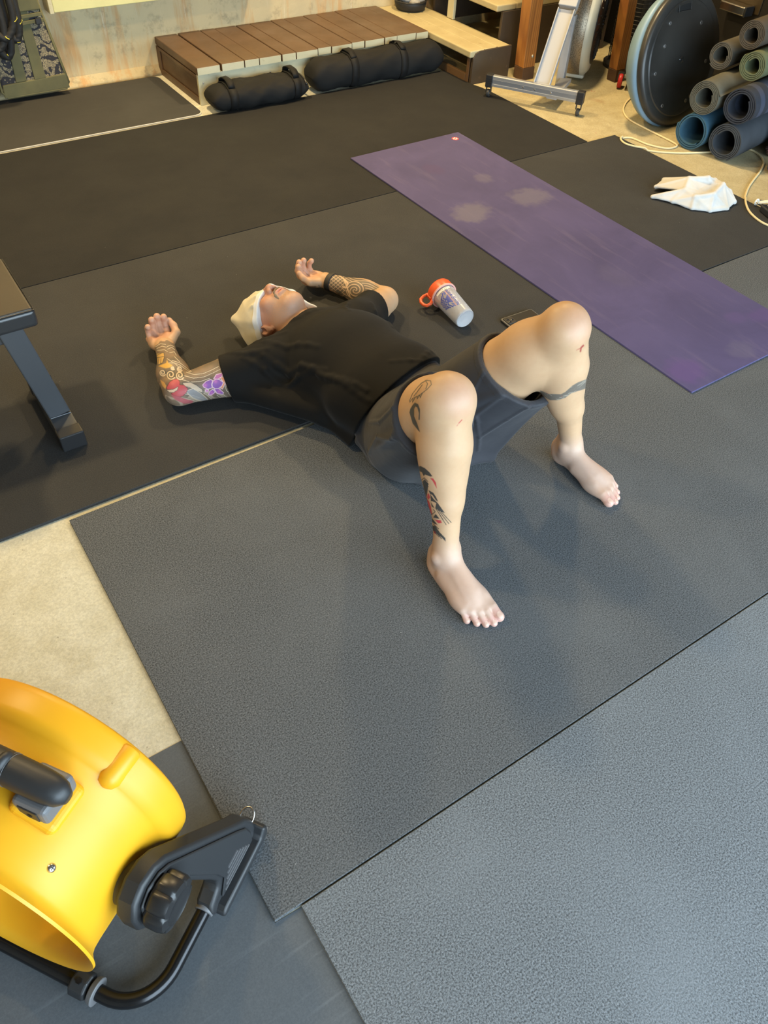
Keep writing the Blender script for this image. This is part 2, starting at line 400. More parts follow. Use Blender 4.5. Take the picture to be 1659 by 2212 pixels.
obj('support', M().box((3.463, 4.36, .169), (3.483, 4.42, .305)), m_cream, stt, .002)
for i, (a, b) in enumerate(((3.455, 3.60), (3.603, 3.77), (3.773, 3.965))):
    obj('tread_plank', M().box((a, 3.94, .306), (b, 4.786, .340)), m_cream2, stt, .007, 3)
obj('side_board', M().box((3.50, 3.935, -.0098), (3.965, 3.955, .305)), m_dbrown, stt, .002)
obj('support', M().box((3.945, 3.96, .341), (3.965, 4.02, .60)), m_cream, stt, .002)
for i, (a, b) in enumerate(((3.93, 4.10), (4.103, 4.28), (4.283, 4.44))):
    obj('tread_plank', M().box((a, 3.94, .478), (b, 4.786, .512)), m_cream2, stt, .007, 3)
obj('side_board', M().box((3.97, 3.965, -.0098), (4.44, 3.985, .477)), m_dbrown, stt, .002)
obj('void_shade_board', M().box((3.50, 4.60, .10), (4.44, 4.62, .305)), m_dbrown, stt)  # added dark board standing in for the black shade under the steps

def wood(name, c1, c2, dark):
    n = N(name); v = n.coord('Object', (14, 14, 1.1))
    g = n.new('ShaderNodeTexWave'); g.wave_type = 'BANDS'; n.t.links.new(v, g.inputs['Vector']); g.inputs['Scale'].default_value = 1.3; g.inputs['Distortion'].default_value = 7; g.inputs['Detail'].default_value = 3
    c = n.mix(g.outputs[1], c1, c2); c = n.mix(n.ramp(n.noise(v, 3, 3), .55, .7, 0, .4), c, dark)
    n.set(col=c, rough=.5, spec=.4); n.bump(g.outputs[1], .15, .001); return n.m
m_fir = wood('fir_stained', (.40, .17, .04), (.26, .10, .025), (.16, .06, .02))
m_base = mat('post_base_dark', (.10, .05, .022), .7, col2=(.06, .03, .015))
def post(x, y, hx, hy, h, label, lx=0, ly=0, bolt=False):
    t = thing('wooden_post', (x, y, -.01), label, 'post')
    def ring(z, s=0): return [(x+lx*z+a*(hx+s), y+ly*z+b*(hy+s), z) for a, b in ((-1,-1),(1,-1),(1,1),(-1,1))]
    for nm, z0, z1, m_, s in (('shaft', .058, h, m_fir, 0), ('foot_block', -.0098, .0575, m_base, .001)):
        obj(nm, M().add(ring(z0, s) + ring(z1, s), [(3,2,1,0),(4,5,6,7),(0,1,5,4),(1,2,6,5),(2,3,7,6),(3,0,4,7)]), m_, t, .003)
    if bolt: obj('bolt', M().lathe([(0, .006), (.006, .005), (.011, .001), (.011, 0)], (x+.012, y-hy, .115), (0, -1, 0), 14), m_nail, t, smooth=True)
post(3.578, 3.765, .045, .04, 2.885, 'orange-stained square wooden post standing before the steps', -.05, .0, True)
post(4.068, 3.475, .036, .034, 2.885, 'darker slim wooden post behind the white flywheel machine', -.10, .0)

# ------------------------------------------------------------------ sandbags (soft tubes with handles)
m_bag = mat('bag_cordura_black', (.0075, .0072, .0068), .8, spec=.25, col2=(.011, .0105, .010), ns=7, bump=.25, bs=600, bd=.0006)
m_strap = mat('webbing_black', (.006, .0058, .0056), .7, spec=.3, bump=.3, bs=900, bd=.0005)
def sandbag(p0, p1, rw, rh, label, handles, lean=0):
    p0 = A(*p0); p1 = A(*p1); L = np.linalg.norm(p1-p0); ex = unit(p1-p0); ey = np.cross((0, 0, 1.), ex)
    t = thing('sandbag', tuple((p0+p1)/2), label, 'sandbag', 'sandbags in front of the landing')
    def prof(s):
        e = min(s, 1-s)*L/(rw*1.25); f = min(1.0, e)
        return (max(1e-4, 1-(1-f)**2.2))**.5
    def P(s, q, off=0):
        f = prof(s); g_ = 1.0 + .045*math.sin(9*s*6.28/3+1) + .03*math.sin(23*s+3*q)
        wy = (rw*(.55+.45*f) if f > .02 else rw*.5)*g_ ; hz = rh*f*(1+.06*math.sin(7*s*3.1+.5))
        c_, s_ = math.cos(q), math.sin(q)
        yy = wy*math.copysign(abs(c_)**.85, c_); zz = hz*math.copysign(abs(s_)**.8, s_)
        wr = .0035*math.sin(40*s+5*math.sin(3*q))*(1-abs(2*s-1))**.3
        z0 = rh*.93
        return p0 + ex*(s*L) + ey*(yy*(1+off/wy)) + A(0, 0, max(.0015, z0 + zz + (off if zz > -.6*rh else 0) + wr))
    obj('bag_body', M().grid(lambda a, b: P(b, a*2*math.pi), 40, 70, True), m_bag, t, smooth=True)
    for s0, arch in handles:
        band = M(); w_ = .022
        ring = [math.radians(q) for q in range(-60, 241, 10)]
        for k in range(len(ring)-1):
            q0, q1 = ring[k], ring[k+1]
            pts = [P(s0-w_/L, q0, .004), P(s0+w_/L, q0, .004), P(s0+w_/L, q1, .004), P(s0-w_/L, q1, .004)]
            band.add(pts, [(0, 1, 2, 3)])
        obj('strap_band', band, m_strap, t, solid=.003, smooth=True)
        h_ = M(); qs = [math.radians(50+7*i) for i in range(12)]; V = []; F = []
        for i, q in enumerate(qs):
            b_ = math.sin(math.pi*i/(len(qs)-1)); off = .006 + arch*b_**.7
            V += [P(s0-w_*.8/L, q, off), P(s0+w_*.8/L, q, off)]
            if i: F.append((2*i-2, 2*i-1, 2*i+1, 2*i))
        h_.add(V, F); obj('handle', h_, m_strap, t, solid=.006, smooth=True)
    return t, P, ex, ey
t1, P1, ex1, ey1 = sandbag((1.672, 4.110, 0), (2.245, 4.098, 0), .094, .062, 'shorter black sandbag with zipped end near the landing corner', ((.20, .020), (.86, .024)))
zz = M(); zz.tube([P1(.955, q, .004) for q in [math.radians(a) for a in range(20, 170, 12)]], .005, 8)
obj('zip', zz, mat('zip_black', (.03, .03, .03), .35, .3), t1, smooth=True)
sandbag((2.285, 4.122, 0), (3.19, 4.118, 0), .085, .082, 'longer black sandbag with two handles before the landing', ((.29, .010), (.66, .010)))

# ------------------------------------------------------------------ rowing machine (front end in view)
m_alu = mat('brushed_aluminium', (.62, .63, .65), .35, .85, bump=.08, bs=300)
m_alug = mat('aluminium_groove', (.26, .27, .29), .45, .7)
m_white = mat('plastic_offwhite', (.56, .55, .46), .38, col2=(.50, .49, .41), ns=4)
m_lgrey = mat('powder_grey', (.36, .36, .37), .5)
m_blkp = mat('plastic_black', (.016, .016, .017), .42, bump=.1, bs=500)
m_chr = mat('chrome', (.75, .74, .72), .18, 1.0)
W0, W1 = A(3.165, 3.600, 0), A(3.452, 3.150, 0)
bd = unit(W1-W0); ad = A(-bd[1], bd[0], 0); BC = (W0+W1)/2; UP = A(0, 0, 1)
rw_ = thing('rowing_machine', (BC[0], BC[1], -.01), 'white flywheel rowing machine on a silver foot bar with castors', 'rowing machine')
hl = np.linalg.norm(W1-W0)/2 - .02
fb = obj('foot_bar', M().obox(BC + UP*.088, (hl, .016, .026), (bd, ad, UP)), m_alu, rw_, .004)
obj('groove', M().obox(BC + UP*.085 - ad*.0162, (hl-.004, .0012, .010), (bd, ad, UP)), m_alug, fb)
obj('ridge', M().obox(BC + UP*.1145, (hl-.004, .004, .0012), (bd, ad, UP)).obox(BC + UP*.1145 - ad*.009, (hl-.004, .002, .0012), (bd, ad, UP)), m_alu, fb)
obj('ridge', M().obox(BC + UP*.066 - ad*.017, (hl-.004, .003, .006), (bd, ad, UP)), m_alu, fb)
for s in (-.25, .02, .4): obj('rivet', M().lathe([(0, .003), (.004, .002), (.005, 0)], BC + bd*(s*hl) + UP*.085 - ad*.0172, -ad, 10), m_chr, fb)
for s in (-1, 1):
    e = BC + bd*(s*(hl+.016))
    ce = obj('end_cap', M().obox(e + UP*.084, (.020, .022, .033), (bd, ad, UP)), m_blkp, rw_, .004)
    obj('ribs', M().obox(e + UP*.098 - ad*.0225, (.018, .001, .002), (bd, ad, UP)).obox(e + UP*.088 - ad*.0225, (.018, .001, .002), (bd, ad, UP)).obox(e + UP*.078 - ad*.0225, (.018, .001, .002), (bd, ad, UP)), m_blkp, ce)
    wz = .016 if s < 0 else .016
    zfl = .0 if s < 0 else -.010
    q = e + UP*(zfl + .0195) - ad*.004
    fk = obj('castor_fork', M().obox(e + UP*.045 + bd*.013 - ad*.003, (.0025, .010, .022), (bd, ad, UP)).obox(e + UP*.045 - bd*.013 - ad*.003, (.0025, .010, .022), (bd, ad, UP)), m_blkp, rw_, .002)
    wh = obj('castor_wheel', M().lathe([(.004, -.0095), (.016, -.0095), (.0195, -.006), (.0195, .006), (.016, .0095), (.004, .0095)], q, bd, 24, close=True), mat('wheel_rubber_%d' % (s+1), (.03, .03, .03), .5), rw_, smooth=True, auto=35)
    obj('hub', M().lathe([(0, .0102), (.007, .0102), (.008, .0096)], q, -bd, 16).lathe([(0, .0102), (.007, .0102), (.008, .0096)], q, bd, 16), m_chr, wh)
# front leg: a folded channel leaning back
L0 = BC + bd*.03 + ad*.03 + UP*.095; L1 = A(3.535, 3.462, .42)
ld = unit(L1-L0); lx_ = bd; ln_ = unit(np.cross(lx_, ld))
mid = (L0+L1)/2; hh = np.linalg.norm(L1-L0)/2
lg = obj('front_leg', M().obox(mid, (.046, .004, hh), (lx_, ln_, ld)).obox(mid - lx_*.044 + ln_*.010, (.003, .014, hh), (lx_, ln_, ld)).obox(mid + lx_*.044 + ln_*.010, (.003, .014, hh), (lx_, ln_, ld)), m_lgrey, rw_, .002)
dent = M().obox(mid + lx_*.018 - ln_*.0045, (.0012, .0008, hh*.8), (lx_, ln_, ld)); obj('crease', dent, m_lgrey, lg)
obj('brace', M().obox(BC + bd*.10 + ad*.17 + UP*.055, (.03, .16, .012), (bd, ad, UP)), m_lgrey, rw_, .003)
obj('rear_upright', M().obox(BC + bd*.065 + ad*.34 + UP*.19, (.022, .03, .19), (bd, ad, UP)), m_lgrey, rw_, .004)
cb = M().obox(L1 + ld*.13, (.050, .028, .12), (lx_, ln_, ld)); cb_ = obj('column', cb, m_lgrey, rw_, .004)
obj('grey_panel', M().obox(L1 + ld*.14 - ln_*.0285 + lx_*.006, (.026, .0012, .095), (lx_, ln_, ld)), mat('panel_grey', (.17, .17, .19), .5), cb_)
for s in (-1, 1): obj('screw', M().lathe([(0, .004), (.005, .003), (.006, 0)], L1 + ld*.02 - ln_*.0285 + lx_*(s*.038), -ln_, 10), m_chr, cb_)
# flywheel housing: a wheel whose axle runs along the foot bar direction
bdw = unit((.60, -.80, 0)); adw = A(.80, .60, 0); FC = A(3.875, 3.625, .287); FR = .270; HT = .080
prof = [(.05, -HT), (FR-.07, -HT), (FR-.03, -HT+.004), (FR-.006, -HT+.022), (FR, -HT+.03), (FR, HT-.03), (FR-.006, HT-.022), (FR-.03, HT-.004), (FR-.07, HT), (.05, HT)]
hs = obj('flywheel_housing', M().lathe(prof, FC, bdw, 72, close=True), m_white, rw_, smooth=True, auto=40)
nm = N('perforated_steel'); vv = nm.voro(nm.coord('Object', (1, 1, 1)), 260)
nm.set(col=nm.mix(nm.ramp(vv, .25, .45), (.05, .04, .03), (.36, .30, .22)), rough=.45, metal=.7)
obj('perforated_band', M().lathe([(FR+.0015, -.036), (FR+.0025, -.035), (FR+.0025, .035), (FR+.0015, .036)], FC, bdw, 48, x=-adw, a0=math.radians(-76), a1=math.radians(64)), nm.m, hs, smooth=True)
for a_, nme in ((68, 'upper_bracket'), (-80, 'lower_bracket')):
    q = math.radians(a_); ex, ey, ez = frame(bdw, -adw); dr = math.cos(q)*ex + math.sin(q)*ey
    if dr[2] * (1 if a_ > 0 else -1) < 0: q = -q; dr = math.cos(q)*ex + math.sin(q)*ey
    tg = np.cross(bdw, dr)
    obj(nme, M().obox(FC + dr*(FR+.004), (.012, .030, .058), (dr, tg, bdw)), m_white, hs, .010, 3)
sd = mat('side_black', (.013, .013, .015), .35)
dsc = obj('side_cover', M().lathe([(0, HT+.012), (.17, HT+.012), (.205, HT+.004), (.205, HT-.004)], FC, bdw, 56), sd, hs, smooth=True, auto=35)
fin = M()
for k in range(28):
    q = 2*math.pi*k/28; ex, ey, ez = frame(bdw)
    dr = math.cos(q)*ex + math.sin(q)*ey
    fin.obox(FC + dr*.125 + bdw*(HT+.0135), (.055, .003, .002), (dr, np.cross(bdw, dr), bdw))
obj('vent_fins', fin, sd, dsc)

# ------------------------------------------------------------------ balance trainer: black disc platform with a blue dome behind
BN = unit((.05, -.97, .24)); BP = A(3.835, 2.86, .302); BR = .318
bt = thing('balance_trainer', (3.83, 2.93, -.01), 'half-ball balance trainer leaning with its black disc facing forward', 'balance trainer')
m_disc = mat('disc_black', (.022, .022, .021), .38, col2=(.034, .033, .031), ns=5, bump=.12, bs=200)
pr = [(0, -.004), (BR-.075, -.004), (BR-.068, 0), (BR-.055, .004), (BR-.05, -.001), (BR-.018, .003), (BR-.006, -.002), (BR, -.016), (BR-.004, -.034), (BR-.03, -.04), (0, -.04)]
ds = obj('platform', M().lathe(pr, BP, BN, 96), m_disc, bt, smooth=True, auto=50)
fx, fy, fz = frame(BN, (0, 0, 1))   # fx: up on the disc, fy: sideways
obj('centre_plug', M().lathe([(0, .001), (.007, 0), (.014, -.002), (.016, -.004)], BP, BN, 24), mat('plug_glossy', (.05, .05, .05), .08, .6), ds, smooth=True)
for a_, rr_, nme in ((35, .215, 'screw'), (-42, .20, 'screw'), (62, .17, 'screw'), (100, .21, 'screw'), (148, .235, 'screw'), (200, .22, 'screw'), (-100, .215, 'screw'), (-150, .22, 'screw')):
    q = math.radians(a_); c_ = BP + fx*(rr_*math.cos(q)) + fy*(rr_*math.sin(q))
    obj(nme, M().lathe([(.003, -.001), (.006, 0), (.0085, -.0005), (.010, -.004)], c_, BN, 16), mat('screw_grey', (.16, .155, .15), .4, .5) if not bpy.data.materials.get('screw_grey') else bpy.data.materials['screw_grey'], ds, smooth=True)
hc = BP + fx*.236 + fy*.02
obj('grip_slot', M().obox(hc + BN*-.003, (.016, .046, .0015), (fx, fy, BN)), mat('slot_dark', (.004, .004, .004), .7), ds, .001)
obj('slot_rim', M().obox(hc + fx*.019, (.002, .050, .003), (fx, fy, BN)).obox(hc - fx*.019, (.002, .050, .003), (fx, fy, BN)).obox(hc + fy*.048, (.018, .002, .003), (fx, fy, BN)).obox(hc - fy*.048, (.018, .002, .003), (fx, fy, BN)), m_disc, ds, .001)
dm = [(.300, -.036), (.322, -.045), (.318, -.07), (.300, -.105), (.26, -.15), (.19, -.19), (.10, -.212), (0, -.22)]
obj('dome', M().lathe(dm, BP, BN, 72), mat('dome_blue', (.19, .30, .40), .45, col2=(.16, .26, .35), ns=6), bt, smooth=True)

# ------------------------------------------------------------------ rolled mats: spirals pushed along the stack direction
def roll(c, R, th, turns, length, col, label, flap=None, d=(.985, .17, .0), start=0.0, squash=1.0, stripe=None, core=None):
    d = unit(d); ex, ey, ez = frame(d, (0, 0, 1))     # ex up, ey sideways
    t = thing('rolled_mat', (c[0], c[1], c[2]-R), label, 'rolled mat', 'rolled exercise mats in the stack')
    n = N('mat_'+label.split()[0]+str(len(bpy.data.materials))); v = n.coord()
    cc = n.mix(n.ramp(n.noise(v, 8, 4), .35, .65), [q*.82 for q in col], [q*.64 for q in col])
    if stripe:
        sp_ = n.new('ShaderNodeSeparateXYZ'); n.t.links.new(n.tc.outputs['Object'], sp_.inputs[0])
        for a, b in stripe: cc = n.mix(n.math('MULTIPLY', n.ramp(sp_.outputs[0], a, a+.004), n.ramp(sp_.outputs[0], b, b+.004, 1, 0)), cc, (.050, .058, .088))
    n.set(col=cc, rough=.75, spec=.3); n.bump(n.noise(v, 420, 2), .3, .0008)
    r0 = R - turns*th*1.08 if core is None else core
    K = int(turns*40); pts = []
    for i in range(K+1):
        q = start + turns*2*math.pi*i/K; f = i/K
        r_ = r0 + (R-r0)*f + .0025*math.sin(3*q+1)*(1-f)
        pts.append((r_*math.cos(q)*squash, r_*math.sin(q)))
    if flap:
        q = start + turns*2*math.pi; tx, ty = -math.sin(q), math.cos(q)
        px_, py_ = pts[-1]
        for i in range(1, 9):
            s = flap*i/8; bendy = .35*(i/8)**1.5*s
            pts.append((px_ + tx*s + math.cos(q)*bendy*.6, py_ + ty*s + math.sin(q)*bendy*.6))
    m_ = M(); V = []; F = []; nn = len(pts); c = A(*c)
    P2 = [A(*p) for p in pts]; off = []
    for i in range(nn):
        tt = unit(P2[min(i+1, nn-1)] - P2[max(i-1, 0)]); nr = A(tt[1], -tt[0]); off.append(nr*th*.37)
    for sx in (0.0, length):
        for sg in (-1, 1):
            for i in range(nn):
                p = P2[i] + sg*off[i]; V.append(c + d*sx + ex*p[0] + ey*p[1])
    idx = lambda e, g, i: (e*2+g)*nn + i
    for i in range(nn-1):
        F += [(idx(0,0,i), idx(0,0,i+1), idx(0,1,i+1), idx(0,1,i)), (idx(1,0,i), idx(1,1,i), idx(1,1,i+1), idx(1,0,i+1)),
              (idx(0,1,i), idx(0,1,i+1), idx(1,1,i+1), idx(1,1,i)), (idx(0,0,i), idx(1,0,i), idx(1,0,i+1), idx(0,0,i+1))]
    for i in (0, nn-1): F.append((idx(0,0,i), idx(0,1,i), idx(1,1,i), idx(1,0,i)))
    m_.add(V, F)
    obj('spiral_sheet', m_, n.m, t, smooth=True, auto=50, recalc=True)
    return t
roll((3.645, 2.535, .082), .0865, .0085, 2.4, .62, (.055, .135, .20), 'teal blue rolled mat at the floor end of the stack', None, start=2.4)
roll((3.685, 2.355, .082), .0865, .0080, 3.6, .62, (.060, .068, .080), 'slate grey rolled mat on the floor beside the teal one', None, start=-1.1)
roll((3.635, 2.515, .247), .078, .0065, 5.0, .62, (.14, .135, .105), 'olive grey rolled mat resting on the teal one', .02, start=1.0, d=(.975, .20, 0))
roll((3.685, 2.343, .252), .082, .0085, 3.2, .62, (.040, .046, .062), 'dark navy rolled mat with faint stripes on the slate one', None, start=.8, stripe=((.06, .10), (.15, .20)))
roll((3.815, 2.43, .392), .066, .0075, 4.0, .60, (.16, .18, .095), 'sage green rolled mat on top of the navy one', None, start=-1.0)
roll((3.815, 2.625, .385), .062, .0070, 3.4, .62, (.125, .112, .088), 'tightly wound taupe rolled mat before the black disc', None, start=1.4)
roll((3.835, 2.505, .502), .064, .0065, 4.4, .60, (.105, .085, .062), 'brown rolled mat lying highest in the stack', .0, start=-.8)

# ------------------------------------------------------------------ yellow drum fan on a tube stand
FO = A(-.196, .704, .258); fa = unit((-.822, -.567, .042)); fn = unit((.567, -.822, 0)); fu = np.cross(fn, fa); fu = fu if fu[2] > 0 else -fu
m_yel = mat('plastic_yellow', (.74, .37, .012), .42, col2=(.69, .33, .010), ns=3, spec=.45, bump=.05, bs=260)
m_blk = mat('plastic_charcoal', (.021, .022, .024), .46, bump=.12, bs=420)
m_gry = mat('plastic_grey', (.13, .13, .135), .45, bump=.1, bs=420)
m_steel = mat('tube_black_gloss', (.030, .030, .032), .22, .75)
m_scr = mat('screw_steel', (.62, .60, .57), .25, 1.0)
fan = thing('drum_fan', (-.19, .69, -.0085), 'yellow drum fan with black handle on a bent tube stand', 'fan')
def FP(a, n, u): return FO + fa*a + fn*n + fu*u
outer = [(.214, -.142), (.221, -.1425), (.2258, -.138), (.2268, -.128), (.2262, -.100), (.2240, -.090), (.2150, -.080), (.2090, -.072), (.2072, -.03), (.2062, .03), (.2050, .075), (.2055, .090), (.2085, .099), (.2150, .1060), (.2210, .1105)]
inner = [(.2205, .1150), (.2160, .1140), (.2070, .1080), (.2010, .098), (.1990, .075), (.2000, .03), (.2030, -.03), (.2090, -.09), (.2140, -.13)]
dr = obj('drum', M().lathe(outer + inner, FO, fa, 128, close=True), m_yel, fan, smooth=True, auto=50)
# boss bulging on the rear rim
def rad(q, a, r_): return FO + fa*a + (fn*math.cos(q) + fu*math.sin(q))*r_
for q in (math.radians(46), math.radians(166), math.radians(286)):
    c0, c1 = rad(q, -.137, .218), rad(q, -.072, .213); dr_ = unit(c0-c1)
    obj('rim_boss', M().tube([c1 - dr_*.004, c1, c1 + dr_*.010, c0 - dr_*.004, c0], [.004, .013, .019, .019, .016], 24, True), m_yel, dr, smooth=True)
# screw on top
q = math.atan2(math.sqrt(.2055**2-.149**2), .149); sc_ = rad(q, .058, .2056); sn = unit(fn*math.cos(q) + fu*math.sin(q))
obj('screw', M().lathe([(0, .0035), (.0035, .0033), (.0062, .0015), (.0070, -.001)], sc_, sn, 20), m_scr, dr, smooth=True)
obj('cross_slot', M().obox(sc_ + sn*.0035, (.0035, .0007, .0004), (fa, np.cross(sn, fa), sn)).obox(sc_ + sn*.0035, (.0007, .0035, .0004), (fa, np.cross(sn, fa), sn)), mat('slot_black', (.02, .02, .02), .6), dr)
obj('hub_bump', M().lathe([(0, .008), (.014, .006), (.020, 0), (.022, -.004)], rad(math.radians(-12), -.075, .205), unit(fn*math.cos(math.radians(-12)) + fu*math.sin(math.radians(-12))), 24), m_yel, dr, smooth=True)
# motor, struts and blades inside
mo = obj('motor', M().lathe([(0, .03), (.045, .03), (.055, .02), (.055, -.06), (0, -.06)], FO, fa, 40), m_gry, fan, smooth=True, auto=40)
for k in range(4):
    q = math.radians(45 + 90*k); d_ = fn*math.cos(q) + fu*math.sin(q)
    obj('strut', M().obox(FP(.045, 0, 0) + d_*.125, (.074, .018, .012), (d_, np.cross(fa, d_), fa)), m_yel, fan, .004)
    obj('strut_foot', M().obox(FP(.050, 0, 0) + d_*.186, (.012, .034, .020), (d_, np.cross(fa, d_), fa)), m_yel, fan, .004)
for k in range(3):
    q = math.radians(20 + 120*k); d_ = fn*math.cos(q) + fu*math.sin(q); tq = unit(np.cross(fa, d_) + fa*.45)
    obj('blade', M().obox(FP(-.085, 0, 0) + d_*.115, (.075, .05, .002), (d_, tq, np.cross(d_, tq))), m_gry, fan, .001)
# handle bridge across the top
hz = .226
for s in (1, -1):
    q0 = FP(-.012, .098*s, .180); e_ = unit(fn*s*.25 + fu)
    cl = obj('handle_collar', M().obox(FP(-.012, .098*s, .182), (.040, .040, .014), (fa, unit(fn*s*.88 - fu*.47), unit(fn*s*.47 + fu*.88))), m_yel, fan, .012, 4)
    pd = obj('handle_pillar', M().prism([(-.034, -.030), (.034, -.030), (.034, .030), (-.034, .030)], FP(-.012, .100*s, .185), fa, fn, fu*.038), m_gry, fan, .008, 3)
    obj('pocket', M().obox(FP(.0225, .100*s, .205), (.0012, .017, .012), (fa, fn, fu)), m_blk, pd, .003)
    obj('pocket_hole', M().lathe([(0, .0008), (.0045, .0008)], FP(.0238, .102*s, .203), fa, 14), mat('hole_black', (.003, .003, .003), .8), pd)
gp = [FP(-.012, n, hz + .010*(1-(n/.16)**2)) for n in np.linspace(-.148, .148, 25)]
rr_ = [.024 * (max(0, 1-(abs(n)/.1505)**9))**.5 + .0005 for n in np.linspace(-.148, .148, 25)]
gr = obj('grip', M().tube(gp, rr_, 20, True, x=fa), m_blk, fan, smooth=True)
sl = M()
for n in (.048, .052): sl.lathe([(.0245, -.0007), (.0252, 0), (.0245, .0007)], FP(-.012, n, hz + .010*(1-(n/.16)**2)), fn, 24)
obj('grip_ridge', M().tube([FP(-.012, n, hz+.010*(1-(n/.16)**2)+.0135) for n in np.linspace(.035, .052, 8)], [.008, .016, .018, .019, .019, .018, .016, .012], 18, True, x=fa), m_blk, gr, smooth=True)
obj('grip_seam', sl, m_gry, gr, smooth=True)
# side brackets, knobs and the tube on the floor
zf = -.0085 - FO[2]
def SP(s, n, z): return A(FO[0], FO[1], 0) - A(fa[0], fa[1], 0)/math.hypot(fa[0], fa[1])*s + fn*n + ZU*z
ZU = A(0, 0, 1)
for sg in (1, -1):
    obj('pivot_hub', M().cyl(FP(0, .200*sg, 0), FP(0, .228*sg, 0), .036, .034, 36), m_gry if sg < 0 else mat('hub_brown', (.10, .075, .03), .45), fan, smooth=True, auto=40)
    out = [(-.052, .245), (-.050, .275), (-.034, .300), (-.006, .312), (.026, .308), (.050, .292), (.190, .112), (.212, .088), (.224, .060), (.226, .030), (.216, .008), (.200, .003), (.072, .003), (.056, .008), (.052, .022), (.062, .040), (.090, .052), (.098, .068), (.088, .098), (.050, .190), (.030, .206), (-.010, .204), (-.036, .216)]
    ss_ = -A(fa[0], fa[1], 0)/math.hypot(fa[0], fa[1]); ZT = ZU - fn*(.16*sg)      # the bracket leans in toward the pivot
    br = obj('bracket', M().prism(out, A(FO[0], FO[1], 0) + fn*(.266*sg), ss_, ZT, fn*(.036*sg)), m_blk, fan, .007, 3, smooth=True, auto=30)
    face = [(-.040, .250), (-.030, .288), (-.004, .300), (.024, .296), (.044, .282), (.182, .106), (.200, .080), (.205, .055), (.20, .030), (.085, .030), (.110, .062), (.100, .100), (.058, .198), (.030, .216), (-.006, .214)]
    obj('bracket_face', M().prism(face, A(FO[0], FO[1], 0) + fn*(.302*sg), ss_, ZT, fn*(.006*sg)), m_blk, br, .003, 2, smooth=True, auto=30)
    obj('bracket_shoe', M().prism([(.062, .0015), (.218, .0015), (.234, .012), (.234, .034), (.224, .046), (.210, .024), (.075, .024), (.062, .014)], A(FO[0], FO[1], 0) + fn*(.262*sg), ss_, ZU, fn*(.056*sg)), m_blk, br, .006, 3, smooth=True, auto=30)
    rib = M()
    for k in range(5): rib.obox(SP(.142, (.309-.16*(.040+.009*k))*sg, .040+.009*k), (.045-.007*k, .0012, .0018), (ss_, fn, ZU))
    obj('ribs', rib, m_gry, br)
    hk = [SP(.229 + .016*math.sin(t), (.276+.014*math.cos(t))*sg, .052+.01*math.sin(t)) for t in np.linspace(-.6, 3.6, 14)]
    obj('wire_hook', M().tube(hk, .0018, 8), m_scr, br, smooth=True)
    # scalloped knob
    kn = M(); V_ = []; F_ = []; NK = 72; prof_ = [(.036, .262), (.043, .265), (.0455, .271), (.0455, .292), (.042, .300), (.030, .303), (.026, .300), (0, .300)]
    exk, eyk, ezk = frame(fn*sg)
    for j in range(NK):
        t = 2*math.pi*j/NK; dip = .0062*max(0, math.cos(7*t))**3
        for r_, h_ in prof_:
            rr2 = r_ - (dip if r_ > .04 else 0); V_.append(FO + fn*(h_*sg) + rr2*(math.cos(t)*exk + math.sin(t)*eyk))
    kk = len(prof_)
    for j in range(NK): F_ += [(j*kk+i, ((j+1) % NK)*kk+i, ((j+1) % NK)*kk+i+1, j*kk+i+1) for i in range(kk-1)]
    obj('knob', kn.add(V_, F_), mat('knob_black_%d' % sg, (.017, .017, .018), .33), fan, smooth=True, auto=50)
tz = .0165
arc = lambda c_s, c_n, r_, a0, a1, n=12: [(c_s + r_*math.cos(t), c_n + r_*math.sin(t)) for t in np.linspace(a0, a1, n)]
pth = [(.070, .278), (-.045, .278)] + arc(-.045, .195, .083, math.pi/2, math.pi, 14) + [(-.128, .10), (-.128, -.10)] + arc(-.045, -.195, .083, math.pi, 1.5*math.pi, 14) + [(-.045, -.278), (.070, -.278)]
obj('tube_stand', M().tube([SP(s, n, tz) for s, n in pth], .0135, 20, x=ZU), m_steel, fan, smooth=True, auto=60)
for sg in (1, -1):
    obj('tube_collar', M().cyl(SP(.052, .278*sg, tz), SP(.066, .278*sg, tz), .0185, .0185, 28), m_gry, fan, .002, smooth=True, auto=40)
    cp = obj('foot_clamp', M().tube([SP(-.128, n*sg, tz+.001) for n in (.128, .130, .160, .163)], [.013, .0235, .0235, .014], 8, True, x=ZU), m_blk, fan, .003, 2)
    obj('clamp_ring', M().cyl(SP(-.128, .166*sg, tz), SP(-.128, .178*sg, tz), .0215, .0245, 28), m_gry, fan, .002, smooth=True, auto=40)
    obj('hex_bolt', M().cyl(SP(-.128, .145*sg, tz+.022), SP(-.128, .145*sg, tz+.0275), .0058, .0058, 6), m_steel, cp)

# ------------------------------------------------------------------ weight bench at the edge of the frame
m_vin = mat('vinyl_brown_black', (.042, .034, .026), .34, col2=(.050, .041, .031), ns=3, bump=.12, bs=300)
m_vins = mat('vinyl_black_side', (.030, .030, .031), .25, bump=.3, bs=18, bd=.004)
m_stl = mat('steel_grey_paint', (.075, .080, .088), .35, .3, bump=.04, bs=200)
m_cap = mat('cap_black', (.022, .022, .023), .30)
bn = thing('weight_bench', (.0, 2.05, 0), 'padded weight bench with grey steel leg and square foot rail', 'bench')
pd = obj('pad', M().box((-1.0, 1.958, .372), (.243, 2.262, .424)), m_vins, bn, .012, 4, smooth=True, auto=30)
obj('pad_top', M().box((-.994, 1.962, .418), (.238, 2.258, .4285)), m_vin, pd, .006, 3)
obj('piping', M().tube([(.240, 2.258, .4225), (.241, 1.960, .4225), (-.9, 1.9595, .4225)], .0022, 8), m_cap, pd, smooth=True)
ft_ = obj('foot_rail', M().box((.186, 1.905, .0015), (.252, 2.205, .052)), m_stl, bn, .003)
